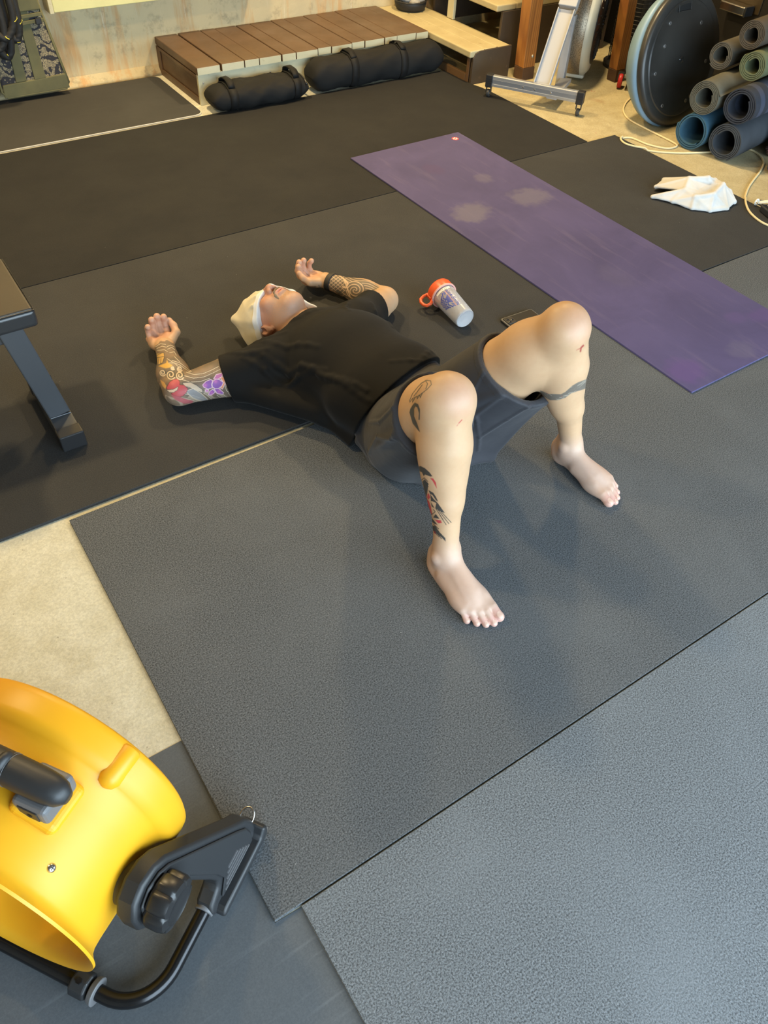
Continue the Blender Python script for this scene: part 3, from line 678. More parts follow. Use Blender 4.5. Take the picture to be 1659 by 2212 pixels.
for y0, y1 in ((1.879, 1.925), (2.190, 2.225)): obj('end_cap', M().box((.183, y0, .0003), (.255, y1, .056)), m_cap, ft_, .004, 3)
u0, u1 = A(.220, 2.010, .052), A(.168, 2.012, .374); ud = unit(u1-u0)
up_ = obj('upright', M().obox((u0+u1)/2, (.032, .026, np.linalg.norm(u1-u0)/2), (unit(np.cross((0, 1, 0), ud)), A(0, 1, 0), ud)), m_stl, bn, .004)
obj('weld_bead', M().tube([(.190, 1.983, .0535), (.250, 1.983, .0535)], .002, 8), m_stl, up_)
obj('spine', M().box((-.95, 2.00, .322), (.20, 2.06, .3715)), m_stl, bn, .004)
obj('rear_upright', M().box((-.80, 2.0, .05), (-.74, 2.06, .322)), m_stl, bn, .004)
obj('rear_foot_rail', M().box((-.81, 1.80, .0005), (-.74, 2.26, .05)), m_stl, bn, .004)

# ------------------------------------------------------------------ shaker bottle lying on the mat
b0, b1 = A(1.614, 1.800, .0385), A(1.628, 1.962, .0525); bx_ = unit(b1-b0); BL = np.linalg.norm(b1-b0)
bs_ = thing('shaker_bottle', (1.62, 1.9, 0), 'clear plastic shaker bottle with orange lid and blue print lying on its side', 'bottle')
npl = N('plastic_translucent'); npl.set(col=(.93, .93, .95), rough=.22, trans=.72, ior=1.3, spec=.5)
r0b, r1b = .0370, .0445
prf = [(.0001, .003), (r0b-.006, .003), (r0b-.002, .0), (r0b, .003), (r0b+.001, .010), (r1b, BL), (r1b-.0018, BL), (r0b-.0012, .012), (r0b-.004, .006), (.0001, .0055)]
bb = obj('cup', M().lathe(prf, b0, bx_, 64), npl.m, bs_, smooth=True, auto=50)
m_org = mat('plastic_orange_red', (.72, .10, .025), .38)
lid = obj('lid', M().lathe([(r1b+.0012, BL-.010), (r1b+.0045, BL-.009), (r1b+.0050, BL+.018), (r1b+.002, BL+.026), (.036, BL+.031), (.0001, BL+.032)], b0, bx_, 64), m_org, bs_, smooth=True, auto=50)
obj('lid_rim', M().lathe([(r1b+.001, BL-.016), (r1b+.0065, BL-.0155), (r1b+.0065, BL-.0105), (r1b+.001, BL-.010)], b0, bx_, 64), mat('plastic_pink_rim', (.72, .36, .30), .4), bs_, smooth=True, auto=40)
# carry loop standing out from the lid toward the person
lc = b0 + bx_*(BL+.012); lo_ = unit(A(-.93, 0, -.30) - bx_*(A(-.93, 0, -.30)@bx_)); lu = np.cross(bx_, lo_)
lp_ = [lc + lo_*x + bx_*y for x, y in ((.040, .018), (.062, .020), (.078, .014), (.085, .000), (.084, -.018), (.076, -.030), (.060, -.030), (.040, -.014))]
obj('carry_loop', M().tube(lp_, .0062, 12, True, x=lu, flat=1.0), m_org, lid, smooth=True)
obj('loop_web', M().prism([(.038, .020), (.052, .018), (.052, -.014), (.038, -.016)], lc - lu*.008, lo_, bx_, lu*.016), m_org, lid, .003)
# print wrapped on the cup: h runs base to lid, t around the cup (0 = straight up)
tu = unit(ZU - bx_*(ZU@bx_)); tw = np.cross(bx_, tu)
TS = 1.0 if (tw @ A(-1, -1, 0)) > 0 else -1.0       # +t faces the camera side
def wrap(h, t, off=.0006):
    r_ = r0b + (r1b-r0b)*(h/BL) + off; q = (t + TS*.024)/r_ ; return b0 + bx_*h + (tu*math.cos(q) + tw*math.sin(q))*r_
m_blue = mat('print_blue', (.025, .055, .36), .5)
def strip(pts, w_):
    m_ = M()
    for (h0, t0), (h1, t1) in zip(pts[:-1], pts[1:]):
        d_ = unit((h1-h0, t1-t0)); n_ = (-d_[1]*w_/2, d_[0]*w_/2); V_ = []; K_ = 5
        for k in range(K_+1):
            f_ = k/K_
            for sg in (1, -1): V_.append(wrap(h0+(h1-h0)*f_ + sg*n_[0], TS*(t0+(t1-t0)*f_ + sg*n_[1])))
        m_.add(V_, [(2*k, 2*k+1, 2*k+3, 2*k+2) for k in range(K_)])
    return m_
lg = M()
zig = lambda t0, a, b, s: [(a, t0), (a+(b-a)*.25, t0+.011*s), (a+(b-a)*.5, t0-.0005), (a+(b-a)*.75, t0+.011*s), (b, t0)]
logo = None
ws = M()
for t0, inset, wd_ in ((.006, 0.0, .0042), (.0145, .006, .0036), (.0215, .012, .0030), (.0280, .018, .0024)):
    a, b = .046+inset, .126-inset
    pts = [(a, t0-.002), (a+(b-a)*.27, t0+.014), (a+(b-a)*.5, t0+.004), (a+(b-a)*.73, t0+.014), (b, t0-.002)]
    pts = [(h, t) for h, t in ((a, t0), ((a+b)/2-.016, t0+.010), ((a+b)/2-.008, t0+.004), ((a+b)/2, t0+.012), ((a+b)/2+.010, t0+.004), ((a+b)/2+.018, t0+.010), (b, t0))]
    s_ = strip(pts, wd_); ws.add(np.concatenate(s_.v), s_.f)
for k in range(3):
    s_ = strip([(.043+.006*k, -.004), (.051+.006*k, .004)], .003); ws.add(np.concatenate(s_.v), s_.f)
    s_ = strip([(.117+.005*k, -.004), (.111+.005*k, .004)], .003); ws.add(np.concatenate(s_.v), s_.f)
for k in range(4):
    s_ = strip([(.063+.004*k, -.0030+.0038*k), (.108-.004*k, -.0030+.0038*k)], .0036); ws.add(np.concatenate(s_.v), s_.f)
obj('zigzag_emblem', ws, m_blue, bb, recalc=False)
obj('red_line', strip([(.040, -.0065), (.128, -.0065)], .0012), mat('print_red', (.5, .05, .08), .5), bb, recalc=False)
fc = bpy.data.curves.new('lettering', 'FONT'); fc.body = 'EARTH FED MUSCLE'; fc.size = .0118; fc.resolution_u = 2; fc.offset = .0002
fo_ = bpy.data.objects.new('lettering', fc); COL.objects.link(fo_)
dg = bpy.context.evaluated_depsgraph_get(); me_ = bpy.data.meshes.new_from_object(fo_.evaluated_get(dg))
bpy.data.objects.remove(fo_); bpy.data.curves.remove(fc)
b_ = bmesh.new(); b_.from_mesh(me_); bmesh.ops.triangulate(b_, faces=b_.faces); bmesh.ops.subdivide_edges(b_, edges=[e for e in b_.edges if e.calc_length() > .003], cuts=1); 
xs = [q.co.x for q in b_.verts]; sx_t = .088/(max(xs)-min(xs))
lv = [wrap(.040 + (q.co.x-min(xs))*sx_t, TS*(-.0090 - q.co.y*1.75 + .0)) for q in b_.verts]
b_.verts.index_update(); lf = [[w.index for w in f.verts] for f in b_.faces]; b_.free()
obj('lettering', M().add(lv, lf), m_blue, bb, recalc=False)
obj('tape_label', strip([(BL-.026, -.034), (BL-.026, -.014), (BL-.026, .008), (BL-.026, .028)], .0095), mat('tape_white', (.80, .76, .66), .6), bb, recalc=False)
tk = M()
for t in (-.018, -.012, -.003, .004): s_ = strip([(BL-.0275, t), (BL-.0240, t+.001)], .0014); tk.add([p + tu*.0004 for p in np.concatenate(s_.v)], s_.f)
obj('ink_mark', tk, m_cap, bb, recalc=False)

# ------------------------------------------------------------------ phone half hidden behind the knee
ph = thing('smartphone', (1.82, 1.77, 0), 'phone in a black case lying face down behind the raised knee', 'phone')
pe = unit((1.0, -.03, 0)); pf = A(-pe[1], pe[0], 0); pc0 = A(1.828, 1.730, .0)
def slab(hx, hy, r_, z0, z1):
    return M().prism(rrect(-hx, hx, -hy, hy, r_), pc0 + ZU*z0, pe, pf, ZU*(z1-z0))
cs = obj('case', slab(.0745, .0375, .010, .0006, .0095), mat('case_black', (.016, .016, .017), .4), ph, .002, 3)
obj('case_edge', slab(.0715, .0345, .008, .0095, .0106), mat('case_grey', (.16, .16, .155), .35), ph, .0008)
obj('back_glass', slab(.0690, .0320, .007, .0106, .0110), mat('glass_tan', (.030, .028, .024), .2), ph)
cmod = obj('camera_block', M().prism(rrect(-.019, .019, -.019, .019, .007), pc0 - pe*.048 + pf*.009 + ZU*.0110, pe, pf, ZU*.0022), mat('camera_black', (.010, .010, .011), .3), ph, .001)
for dx, dy in ((-.008, .008), (-.008, -.008), (.008, 0)):
    obj('lens', M().lathe([(0, .001), (.0055, .001), (.0065, .0)], pc0 - pe*(.048-dx) + pf*(.009+dy) + ZU*.0132, ZU, 18), mat('lens_glass', (.01, .012, .016), .05), cmod, smooth=True)

# ------------------------------------------------------------------ extension cord on the floor
def smooth_path(P, n=6):
    P = [A(*p) for p in P]; out = []
    for i in range(len(P)-1):
        p0, p1, p2, p3 = P[max(i-1, 0)], P[i], P[i+1], P[min(i+2, len(P)-1)]
        for k in range(n):
            t = k/n; out.append(.5*((2*p1) + (-p0+p2)*t + (2*p0-5*p1+4*p2-p3)*t*t + (-p0+3*p1-3*p2+p3)*t**3))
    return out + [P[-1]]
C1 = [(4.12, 3.26), (3.953, 3.21), (3.836, 3.155), (3.728, 3.068), (3.667, 2.962), (3.652, 2.809), (3.646, 2.638), (3.626, 2.581), (3.553, 2.586), (3.501, 2.667), (3.486, 2.77), (3.441, 2.793), (3.398, 2.768), (3.382, 2.702), (3.442, 2.612), (3.552, 2.521), (3.72, 2.445), (3.85, 2.435), (3.924, 2.404), (3.947, 2.332), (3.898, 2.241), (3.795, 2.171), (3.584, 2.076), (3.458, 2.003), (3.378, 1.939), (3.32, 1.866), (3.292, 1.781), (3.308, 1.718), (3.36, 1.66)]
def cz(x, y): return .0052 if (x < 3.440 and 1.55 < y < 2.845) else -.0048
obj_c = obj('extension_cord', M().tube([A(p[0], p[1], 0) + ZU*cz(p[0], p[1]) for p in smooth_path([(x, y, 0) for x, y in C1], 7)], .0048, 10, x=ZU), mat('cord_cream', (.70, .58, .34), .45), smooth=True)
tag(obj_c, 'cream extension cord looping over the concrete past the rolled mats', 'cord')
ad_ = thing('power_adapter', (3.36, 1.83, 0), 'black power adapter with cable and white tag at the picture edge', 'adapter')
ax1 = unit((-.35, -.94, 0)); ax2 = A(-ax1[1], ax1[0], 0)
ab = obj('adapter_box', M().obox(A(3.385, 1.805, .0165), (.060, .026, .0155), (ax1, ax2, ZU)), m_cap, ad_, .006, 3)
obj('grip_stripe', M().obox(A(3.385, 1.805, .0323), (.045, .003, .0006), (ax1, ax2, ZU)), mat('stripe_pale', (.42, .38, .38), .5), ab)
obj('strain_relief', M().tube([A(3.385, 1.805, .0165) - ax1*s for s in (.060, .070, .082)], [.009, .008, .006], 12), m_cap, ad_, smooth=True)
obj('cable', M().tube(smooth_path([(3.414, 1.882, .012), (3.425, 1.912, .010), (3.455, 1.935, .006), (3.49, 1.915, .004), (3.52, 1.87, .003)], 5), .0035, 8), m_cap, ad_, smooth=True)
obj('white_tag', M().obox(A(3.448, 1.898, .018), (.034, .011, .0012), (unit((.9, -.43, .1)), unit((.43, .9, 0)), ZU)), mat('tag_white', (.78, .74, .64), .6), ad_, .0008)
obj('cable_tie', M().tube([A(3.418 + .012*math.cos(t), 1.915, .016 + .012*math.sin(t)) for t in np.linspace(0, 6.28, 18)], .004, 8), mat('tie_white', (.74, .72, .66), .5), ad_, smooth=True)

# ------------------------------------------------------------------ things crowding the back right corner
dk_ = mat('cabinet_black', (.0045, .0042, .004), .6)
cbn = thing('dark_cabinet', (4.95, 3.35, -.01), 'tall near-black cabinet with a brass and chrome fitting behind the rolled mats', 'cabinet')
obj('carcass', M().box((4.56, 2.75, -.0098), (5.9, 4.2, 1.7)), dk_, cbn, .004)
obj('door', M().box((4.548, 2.78, .05), (4.559, 3.46, 1.66)), mat('door_dark_brown', (.007, .0055, .004), .55), cbn, .003)
hs_ = obj('brass_plate', M().box((4.540, 2.97, .40), (4.5475, 3.24, .50)), mat('brass_dull', (.06, .042, .02), .5, .5), cbn, .003)
obj('chrome_bar', M().obox(A(4.50, 3.10, .415), (.035, .085, .022), (A(1, 0, 0), A(0, 1, 0), A(0, 0, 1))), m_chr, hs_, .006, 3)
obj('bar_cap', M().obox(A(4.50, 3.010, .415), (.036, .006, .024), (A(1, 0, 0), A(0, 1, 0), A(0, 0, 1))), m_cap, hs_, .002)
cg = thing('cage_fan', (4.33, 3.62, -.01), 'black wire cage fan standing behind the slim post', 'fan')
gc = A(4.345, 3.62, 0); m_wire = mat('wire_black', (.022, .020, .017), .35, .5)
for k in range(24):
    z_ = .08 + .0215*k; obj('wire_ring', M().lathe([(.150 + .0022*math.cos(t), z_ + .0022*math.sin(t)) for t in np.linspace(0, 6.28, 7)[:-1]], gc, (0, 0, 1), 40, close=True), m_wire, cg, smooth=True)
for k in range(10):
    q = math.radians(36*k); obj('cage_rod', M().cyl(gc + A(.147*math.cos(q), .147*math.sin(q), .02), gc + A(.147*math.cos(q), .147*math.sin(q), .60), .003, .003, 8), m_wire, cg)
obj('core', M().cyl(gc + A(0, 0, .02), gc + A(0, 0, .60), .07, .07, 24), m_cap, cg)
obj('base', M().lathe([(0, -.0098), (.17, -.0098), (.17, .012), (.15, .02), (0, .02)], gc, (0, 0, 1), 40), m_cap, cg, smooth=True, auto=40)
rc = thing('dolly', (4.0, 3.34, -.01), 'small grey dolly on a red castor beside the black disc', 'dolly')
obj('castor_wheel', M().lathe([(.022, -.012), (.036, -.012), (.040, -.006), (.040, .006), (.036, .012), (.022, .012)], A(3.99, 3.365, .031), unit((.6, -.8, 0)), 32, close=True), mat('wheel_red', (.42, .015, .015), .4), rc, smooth=True, auto=40)
obj('castor_fork', M().obox(A(3.998, 3.375, .052), (.020, .018, .020), (A(.8, .6, 0), A(-.6, .8, 0), ZU)), m_cap, rc, .003)
obj('deck', M().obox(A(4.07, 3.33, .066), (.085, .055, .009), (A(.8, .6, 0), A(-.6, .8, 0), ZU)), mat('deck_grey', (.16, .15, .13), .6), rc, .003)
obj('rear_castor', M().lathe([(.0001, -.010), (.026, -.010), (.030, -.005), (.030, .005), (.026, .010), (.0001, .010)], A(4.13, 3.375, .021), unit((.6, -.8, 0)), 24), m_cap, rc, smooth=True, auto=40)
# mesh basket with grey cloth on the first step
bk = thing('mesh_basket', (3.40, 4.70, .168), 'black mesh basket holding grey cloth on the lowest step', 'basket')
obj('mesh_wall', M().lathe([(.055, .1695), (.085, .171), (.096, .182), (.102, .205), (.104, .222), (.101, .222), (.099, .205), (.093, .187), (.083, .177), (.055, .175)], A(3.350, 4.665, 0), (0, 0, 1), 40, close=True), mat('mesh_black', (.014, .014, .014), .6, bump=.5, bs=300), bk, smooth=True)
obj('rim', M().lathe([(.103 + .004*math.cos(t), .222 + .004*math.sin(t)) for t in np.linspace(0, 6.28, 9)[:-1]], A(3.350, 4.665, 0), (0, 0, 1), 40, close=True), m_cap, bk, smooth=True)
gm = M()
for i in range(9): gm.ball(A(3.350, 4.665, .215) + A(rnd.uniform(-.045, .045), rnd.uniform(-.045, .045), rnd.uniform(-.01, .035)), (rnd.uniform(.035, .045), rnd.uniform(.03, .045), rnd.uniform(.025, .035)), 18, 12)
obj('grey_cloth', gm, mat('cloth_grey', (.34, .33, .31), .85, col2=(.24, .23, .22), ns=30, bump=.8, bs=40, bd=.006), bk, smooth=True)
# folded patterned blanket and a blue ball-shaped bag at the frame edge
bl = thing('patterned_blanket', (3.99, 2.28, -.01), 'folded pink and black patterned blanket beside the slate mat roll', 'blanket')
npb = N('blanket_print'); vv = npb.noise(npb.coord(), 60, 3, .6, 1.5); npb.set(col=npb.mix(npb.ramp(vv, .46, .50), (.36, .22, .23), (.03, .02, .025)), rough=.9); npb.bump(npb.noise(npb.coord(), 200, 3), .4, .002)
for k, (yy, zz_) in enumerate(((2.235, .022), (2.24, .062), (2.25, .100), (2.26, .136))):
    fo2 = M(); fo2.tube([(3.955 + .004*k + .30*s, yy + .012*math.sin(9*s+k), zz_) for s in np.linspace(0, 1, 14)], [.012] + [.030]*12 + [.012], 16, True, x=ZU, flat=1.7)
    obj('fold', fo2, npb.m, bl, smooth=True)
bg_ = thing('blue_bag', (3.84, 2.10, -.01), 'shiny blue bag cut off by the picture edge below the blanket', 'bag')
obj('bag_body', M().lathe([(0, -.0098), (.045, -.0098), (.062, .010), (.066, .045), (.056, .080), (.035, .098), (.012, .104), (0, .104)], A(3.835, 2.095, 0), (0, 0, 1), 32), mat('nylon_blue', (.020, .045, .19), .3, bump=.8, bs=22, bd=.01), bg_, smooth=True)
obj('bag_knot', M().lathe([(0, .10), (.012, .102), (.018, .112), (.010, .122), (.022, .134), (0, .136)], A(3.835, 2.095, 0), (0, 0, 1), 16), bpy.data.materials['nylon_blue'], bg_, smooth=True)

# ------------------------------------------------------------------ packs, rope and cabinet on the wall at the left
m_olive = mat('canvas_olive', (.125, .115, .050), .8, col2=(.095, .088, .040), ns=8, bump=.35, bs=220, bd=.0015)
nc = N('canvas_tiger_stripe'); v = nc.coord('Object', (1, 1, 1.0))
w1 = nc.new('ShaderNodeTexWave'); w1.wave_type = 'BANDS'; w1.bands_direction = 'Z'; nc.t.links.new(nc.coord('Object', (1, 1, 1)), w1.inputs['Vector']); w1.inputs['Scale'].default_value = 5.5; w1.inputs['Distortion'].default_value = 14; w1.inputs['Detail'].default_value = 3; w1.inputs['Detail Scale'].default_value = 3.2
w2 = nc.new('ShaderNodeTexWave'); w2.bands_direction = 'Z'; nc.t.links.new(nc.coord('Object', (1, 1, 1.2)), w2.inputs['Vector']); w2.inputs['Scale'].default_value = 17; w2.inputs['Distortion'].default_value = 20; w2.inputs['Detail'].default_value = 3; w2.inputs['Detail Scale'].default_value = 4
cc = nc.mix(nc.ramp(w2.outputs[1], .55, .72), (.11, .092, .066), (.33, .27, .15)); cc = nc.mix(nc.ramp(w1.outputs[1], .60, .68), cc, (.020, .019, .024))
nc.set(col=cc, rough=.8); nc.bump(nc.noise(v, 260, 3), .3, .001)
pk = thing('backpack', (.94, 4.71, .02), 'tiger-striped olive canvas pack leaning on the wall', 'backpack')
FZ = [(.778, .032), (1.112, .036), (1.118, .06), (1.045, .52), (.83, .52), (.765, .06)]
obj('pack_body', M().prism(FZ, (0, 4.664, 0), (1, 0, 0), (0, 0, 1), (0, .118, 0)), nc.m, pk, .018, 4, smooth=True, auto=60)
def quad(a, b, c, d, y, th): return M().prism([a, b, c, d], (0, y, 0), (1, 0, 0), (0, 0, 1), (0, th, 0))
obj('bottom_panel', quad((.773, .030), (1.116, .034), (1.108, .105), (.780, .092), 4.657, .012), m_olive, pk, .005, 3)
for i, (xb, xt) in enumerate((((.850, .905), (.872, .915)), ((.945, 1.005), (.945, .990)))):
    obj('strap', quad((xb[0], .095), (xb[1], .098), (xt[1], .50), (xt[0], .50), 4.657, .008), m_olive, pk, .003, 2)
obj('top_flap', quad((.84, .40), (1.062, .405), (1.045, .525), (.83, .525), 4.650, .014), m_olive, pk, .006, 3)
for zz_ in (.345, .372): obj('webbing', quad((.90, zz_), (1.062, zz_+.008), (1.062, zz_+.024), (.90, zz_+.016), 4.648, .008), m_olive, pk, .002)
obj('buckle', M().box((1.02, 4.640, .345), (1.05, 4.650, .372)), m_cap, pk, .003)
obj('piping', M().tube([(.772, 4.668, .50), (.768, 4.664, .06), (.790, 4.662, .030), (1.10, 4.662, .033), (1.117, 4.664, .06), (1.047, 4.668, .50)], .006, 8), m_olive, pk, smooth=True)
pk2 = thing('backpack', (.60, 4.71, .02), 'plain olive canvas pack mostly cut off at the picture edge', 'backpack')
obj('pack_body', M().prism([(.40, .030), (.738, .022), (.752, .05), (.70, .50), (.45, .50), (.39, .06)], (0, 4.664, 0), (1, 0, 0), (0, 0, 1), (0, .118, 0)), m_olive, pk2, .020, 4, smooth=True, auto=60)
obj('piping', M().tube([(.702, 4.668, .49), (.752, 4.664, .05), (.735, 4.662, .024), (.42, 4.662, .030)], .006, 8), m_olive, pk2, smooth=True)
rp = thing('battle_rope', (.85, 4.58, .2), 'thick black battle rope with yellow flecks hanging in loops before the packs', 'rope')
m_rope = mat('rope_black', (.014, .013, .012), .7, bump=.4, bs=260, bd=.002); m_trc = mat('tracer_yellow', (.72, .60, .06), .6)
def rope(P, R=.019, pitch=.085):
    P = smooth_path(P, 10); s_ = 0.0; xx = None; K = 18; V_ = []; tr = M()
    ctr = []
    for i, p in enumerate(P):
        t = P[min(i+1, len(P)-1)] - P[max(i-1, 0)]; ex, ey, ez = frame(t, xx); xx = ex
        if i: s_ += np.linalg.norm(p - P[i-1])
        ph_ = 2*math.pi*s_/pitch
        for j in range(K):
            q = 2*math.pi*j/K; r_ = R*(.80 + .20*abs(math.cos(1.5*(q-ph_)))); V_.append(p + r_*(math.cos(q)*ex + math.sin(q)*ey))
        q = ph_ + .35; ctr.append((p + R*.97*(math.cos(q)*ex + math.sin(q)*ey), (q % (2*math.pi))))
    n_ = len(P); m_ = M().add(V_, [(i*K+j, i*K+(j+1) % K, (i+1)*K+(j+1) % K, (i+1)*K+j) for i in range(n_-1) for j in range(K)] + [tuple(range(K))[::-1], tuple(range((n_-1)*K, n_*K))])
    for i in range(0, n_-2, 2):
        if int(i/2) % 5 == 0: tr.tube([ctr[i][0], ctr[i+1][0], ctr[i+2][0]], .0022, 6)
    return m_, tr
for k, (xa, xb, zb, yy) in enumerate(((.700, .790, .240, 4.600), (.795, .872, .235, 4.600), (.735, .845, .285, 4.555), (.860, .935, .300, 4.610), (.775, .900, .330, 4.545), (.690, .765, .310, 4.550))):
    xm = (xa+xb)/2; pts = [(xa, yy, .82), (xa, yy-.005, .56), (xa+.004, yy, zb+.07), (xm, yy+.004, zb), (xb-.004, yy, zb+.07), (xb, yy-.004, .56), (xb+.01, yy, .82)]
    m_, tr = rope(pts); c_ = obj('rope_loop', m_, m_rope, rp, smooth=True); obj('tracer', tr, m_trc, c_)
obj('hook', M().tube([(.66, 4.78, .86), (.66, 4.56, .845), (.98, 4.56, .845), (.98, 4.78, .86)], .012, 10), m_cap, rp, smooth=True)
wc = thing('wall_cabinet', (1.6, 4.74, .37), 'cream-painted wooden box fixed to the wall above the packs', 'cabinet')
obj('front_board', M().box((1.135, 4.695, .372), (2.30, 4.715, .90)), paint('paint_pale_yellow', (.62, .58, .27), (.55, .51, .23), (.4, .36, .18), .4), wc, .003)
obj('side_board', M().box((1.112, 4.690, .368), (1.134, 4.788, .90)), m_cream, wc, .003)
obj('bottom_board', M().box((1.135, 4.716, .372), (2.30, 4.788, .39)), m_cream, wc)

# ------------------------------------------------------------------ soft shapes: distance fields turned into meshes
class Field:
    def __init__(s, lo, hi, h):
        s.lo = A(*lo); s.h = h; s.n = [int(math.ceil((b-a)/h))+1 for a, b in zip(lo, hi)]
        s.d = np.full(s.n, .08, np.float32)
        s.ax = [(s.lo[i] + h*np.arange(s.n[i])).astype(np.float32) for i in range(3)]
    def sl(s, lo, hi):
        S = []
        for i in range(3):
            a = int(max(0, math.floor((lo[i]-s.lo[i])/s.h))); b = int(min(s.n[i], math.ceil((hi[i]-s.lo[i])/s.h)+1)); S.append(slice(a, max(a, b)))
        return tuple(S)
    def xyz(s, S): return s.ax[0][S[0]][:, None, None], s.ax[1][S[1]][None, :, None], s.ax[2][S[2]][None, None, :]
    def op(s, fn, lo, hi, k=0.0, mode='u', pad=None):
        pad = (k + 3*s.h) if pad is None else pad
        S = s.sl(np.asarray(lo)-pad, np.asarray(hi)+pad)
        if 0 in s.d[S].shape: return s
        X, Y, Z = s.xyz(S); b = fn(X, Y, Z).astype(np.float32); a = s.d[S]
        if mode == 's': b = -b
        sg = 1.0 if mode == 'u' else -1.0
        a_, b_ = a*sg, b*sg
        m_ = np.minimum(a_, b_)
        if k > 0:
            hh = np.maximum(k - np.abs(a_-b_), 0)/k; m_ = m_ - hh*hh*k*.25
        s.d[S] = m_*sg
        return s
    # primitives
    def cap(s, p, q, r0, r1=None, k=.01, mode='u', flat=None):
        """tapered capsule; flat=(axis, factor) squeezes it along an axis (factor > 1: thinner)"""
        r1 = r0 if r1 is None else r1; p = A(*p); q = A(*q); d = q-p; L2 = max(d@d, 1e-12); R = max(r0, r1)
        def fn(X, Y, Z):
            ax_, ay_, az_ = X-p[0], Y-p[1], Z-p[2]
            t = np.clip((ax_*d[0] + ay_*d[1] + az_*d[2])/L2, 0, 1)
            ux, uy, uz = ax_-t*d[0], ay_-t*d[1], az_-t*d[2]
            if flat is not None:
                n_, f_ = flat; w_ = (ux*n_[0] + uy*n_[1] + uz*n_[2])*(f_-1); ux, uy, uz = ux+w_*n_[0], uy+w_*n_[1], uz+w_*n_[2]
            return np.sqrt(ux*ux + uy*uy + uz*uz) - (r0 + (r1-r0)*t)
        return s.op(fn, np.minimum(p, q)-R, np.maximum(p, q)+R, k, mode)
    def chain(s, pts, rs, k=.01, mode='u', flat=None):
        for i in range(len(pts)-1): s.cap(pts[i], pts[i+1], rs[i], rs[i+1], k if i == 0 else min(k, .006) if False else k, mode, flat)
        return s
    def ell(s, c, r, ax=None, k=.01, mode='u'):
        c = A(*c); r = A(*(r if hasattr(r, '__len__') else (r,)*3)); R = r.max()
        E = np.eye(3) if ax is None else np.array([unit(q) for q in ax])
        def fn(X, Y, Z):
            dx, dy, dz = X-c[0], Y-c[1], Z-c[2]
            u_ = [(E[i, 0]*dx + E[i, 1]*dy + E[i, 2]*dz) for i in range(3)]
            k0 = np.sqrt(sum((q/r[i])**2 for i, q in enumerate(u_))); k1 = np.sqrt(sum((q/r[i]**2)**2 for i, q in enumerate(u_)))
            return k0*(k0-1)/np.maximum(k1, 1e-6)
        return s.op(fn, c-R, c+R, k, mode)
    def box(s, c, half, ax=None, rr=.005, k=.005, mode='u'):
        c = A(*c); hf = A(*half) - rr; R = np.linalg.norm(half)
        E = np.eye(3) if ax is None else np.array([unit(q) for q in ax])
        def fn(X, Y, Z):
            dx, dy, dz = X-c[0], Y-c[1], Z-c[2]
            q = [np.abs(E[i, 0]*dx + E[i, 1]*dy + E[i, 2]*dz) - hf[i] for i in range(3)]
            return np.sqrt(sum(np.maximum(t, 0)**2 for t in q)) + np.minimum(np.maximum(q[0], np.maximum(q[1], q[2])), 0) - rr
        return s.op(fn, c-R, c+R, k, mode)
    def tri(s, a, b, c, th, k=.01, mode='u'):
        a, b, c = A(*a), A(*b), A(*c); ba, cb, ac = b-a, c-b, a-c; nor = np.cross(ba, ac); nn = nor@nor
        def fn(X, Y, Z):
            def rel(p): return X-p[0], Y-p[1], Z-p[2]
            def dot(v, w_): return v[0]*w_[0] + v[1]*w_[1] + v[2]*w_[2]
            pa, pb, pc_ = rel(a), rel(b), rel(c)
            ins = (np.sign(dot(pa, np.cross(ba, nor))) + np.sign(dot(pb, np.cross(cb, nor))) + np.sign(dot(pc_, np.cross(ac, nor)))) < 2
            def seg(p, e):
                t = np.clip(dot(p, e)/(e@e), 0, 1); return (p[0]-t*e[0])**2 + (p[1]-t*e[1])**2 + (p[2]-t*e[2])**2
            dd = np.minimum(np.minimum(seg(pa, ba), seg(pb, cb)), seg(pc_, ac))
            return np.sqrt(np.where(ins, dd, dot(pa, nor)**2/nn)) - th
        P = np.array([a, b, c]); return s.op(fn, P.min(0)-th, P.max(0)+th, k, mode)
    def cut(s, p, n, lo=None, hi=None, k=.003):
        """remove everything on the side n points to (inside the box lo..hi)"""
        p = A(*p); n = unit(n)
        lo = s.lo if lo is None else lo; hi = s.lo + s.h*A(*s.n) if hi is None else hi
        fn = lambda X, Y, Z: -(n[0]*(X-p[0]) + n[1]*(Y-p[1]) + n[2]*(Z-p[2]))
        return s.op(fn, lo, hi, k, 's', pad=0)
    def top(s, x, y, zmax=9):
        i = int(round((x-s.lo[0])/s.h)); j = int(round((y-s.lo[1])/s.h)); col = s.d[i, j]
        ks = np.nonzero(col < 0)[0]; ks = ks[s.ax[2][ks] < zmax]
        return float(s.ax[2][ks[-1]]) if len(ks) else 0.0
    def value(s, P):
        P = np.asarray(P); q = np.clip((P - s.lo)/s.h, 0, np.array(s.n)-1.001); i = q.astype(int); f = (q-i)
        out = 0
        for a in (0, 1):
            for b in (0, 1):
                for c in (0, 1):
                    w_ = (f[:, 0] if a else 1-f[:, 0])*(f[:, 1] if b else 1-f[:, 1])*(f[:, 2] if c else 1-f[:, 2])
                    out = out + w_*s.d[i[:, 0]+a, i[:, 1]+b, i[:, 2]+c]
        return out
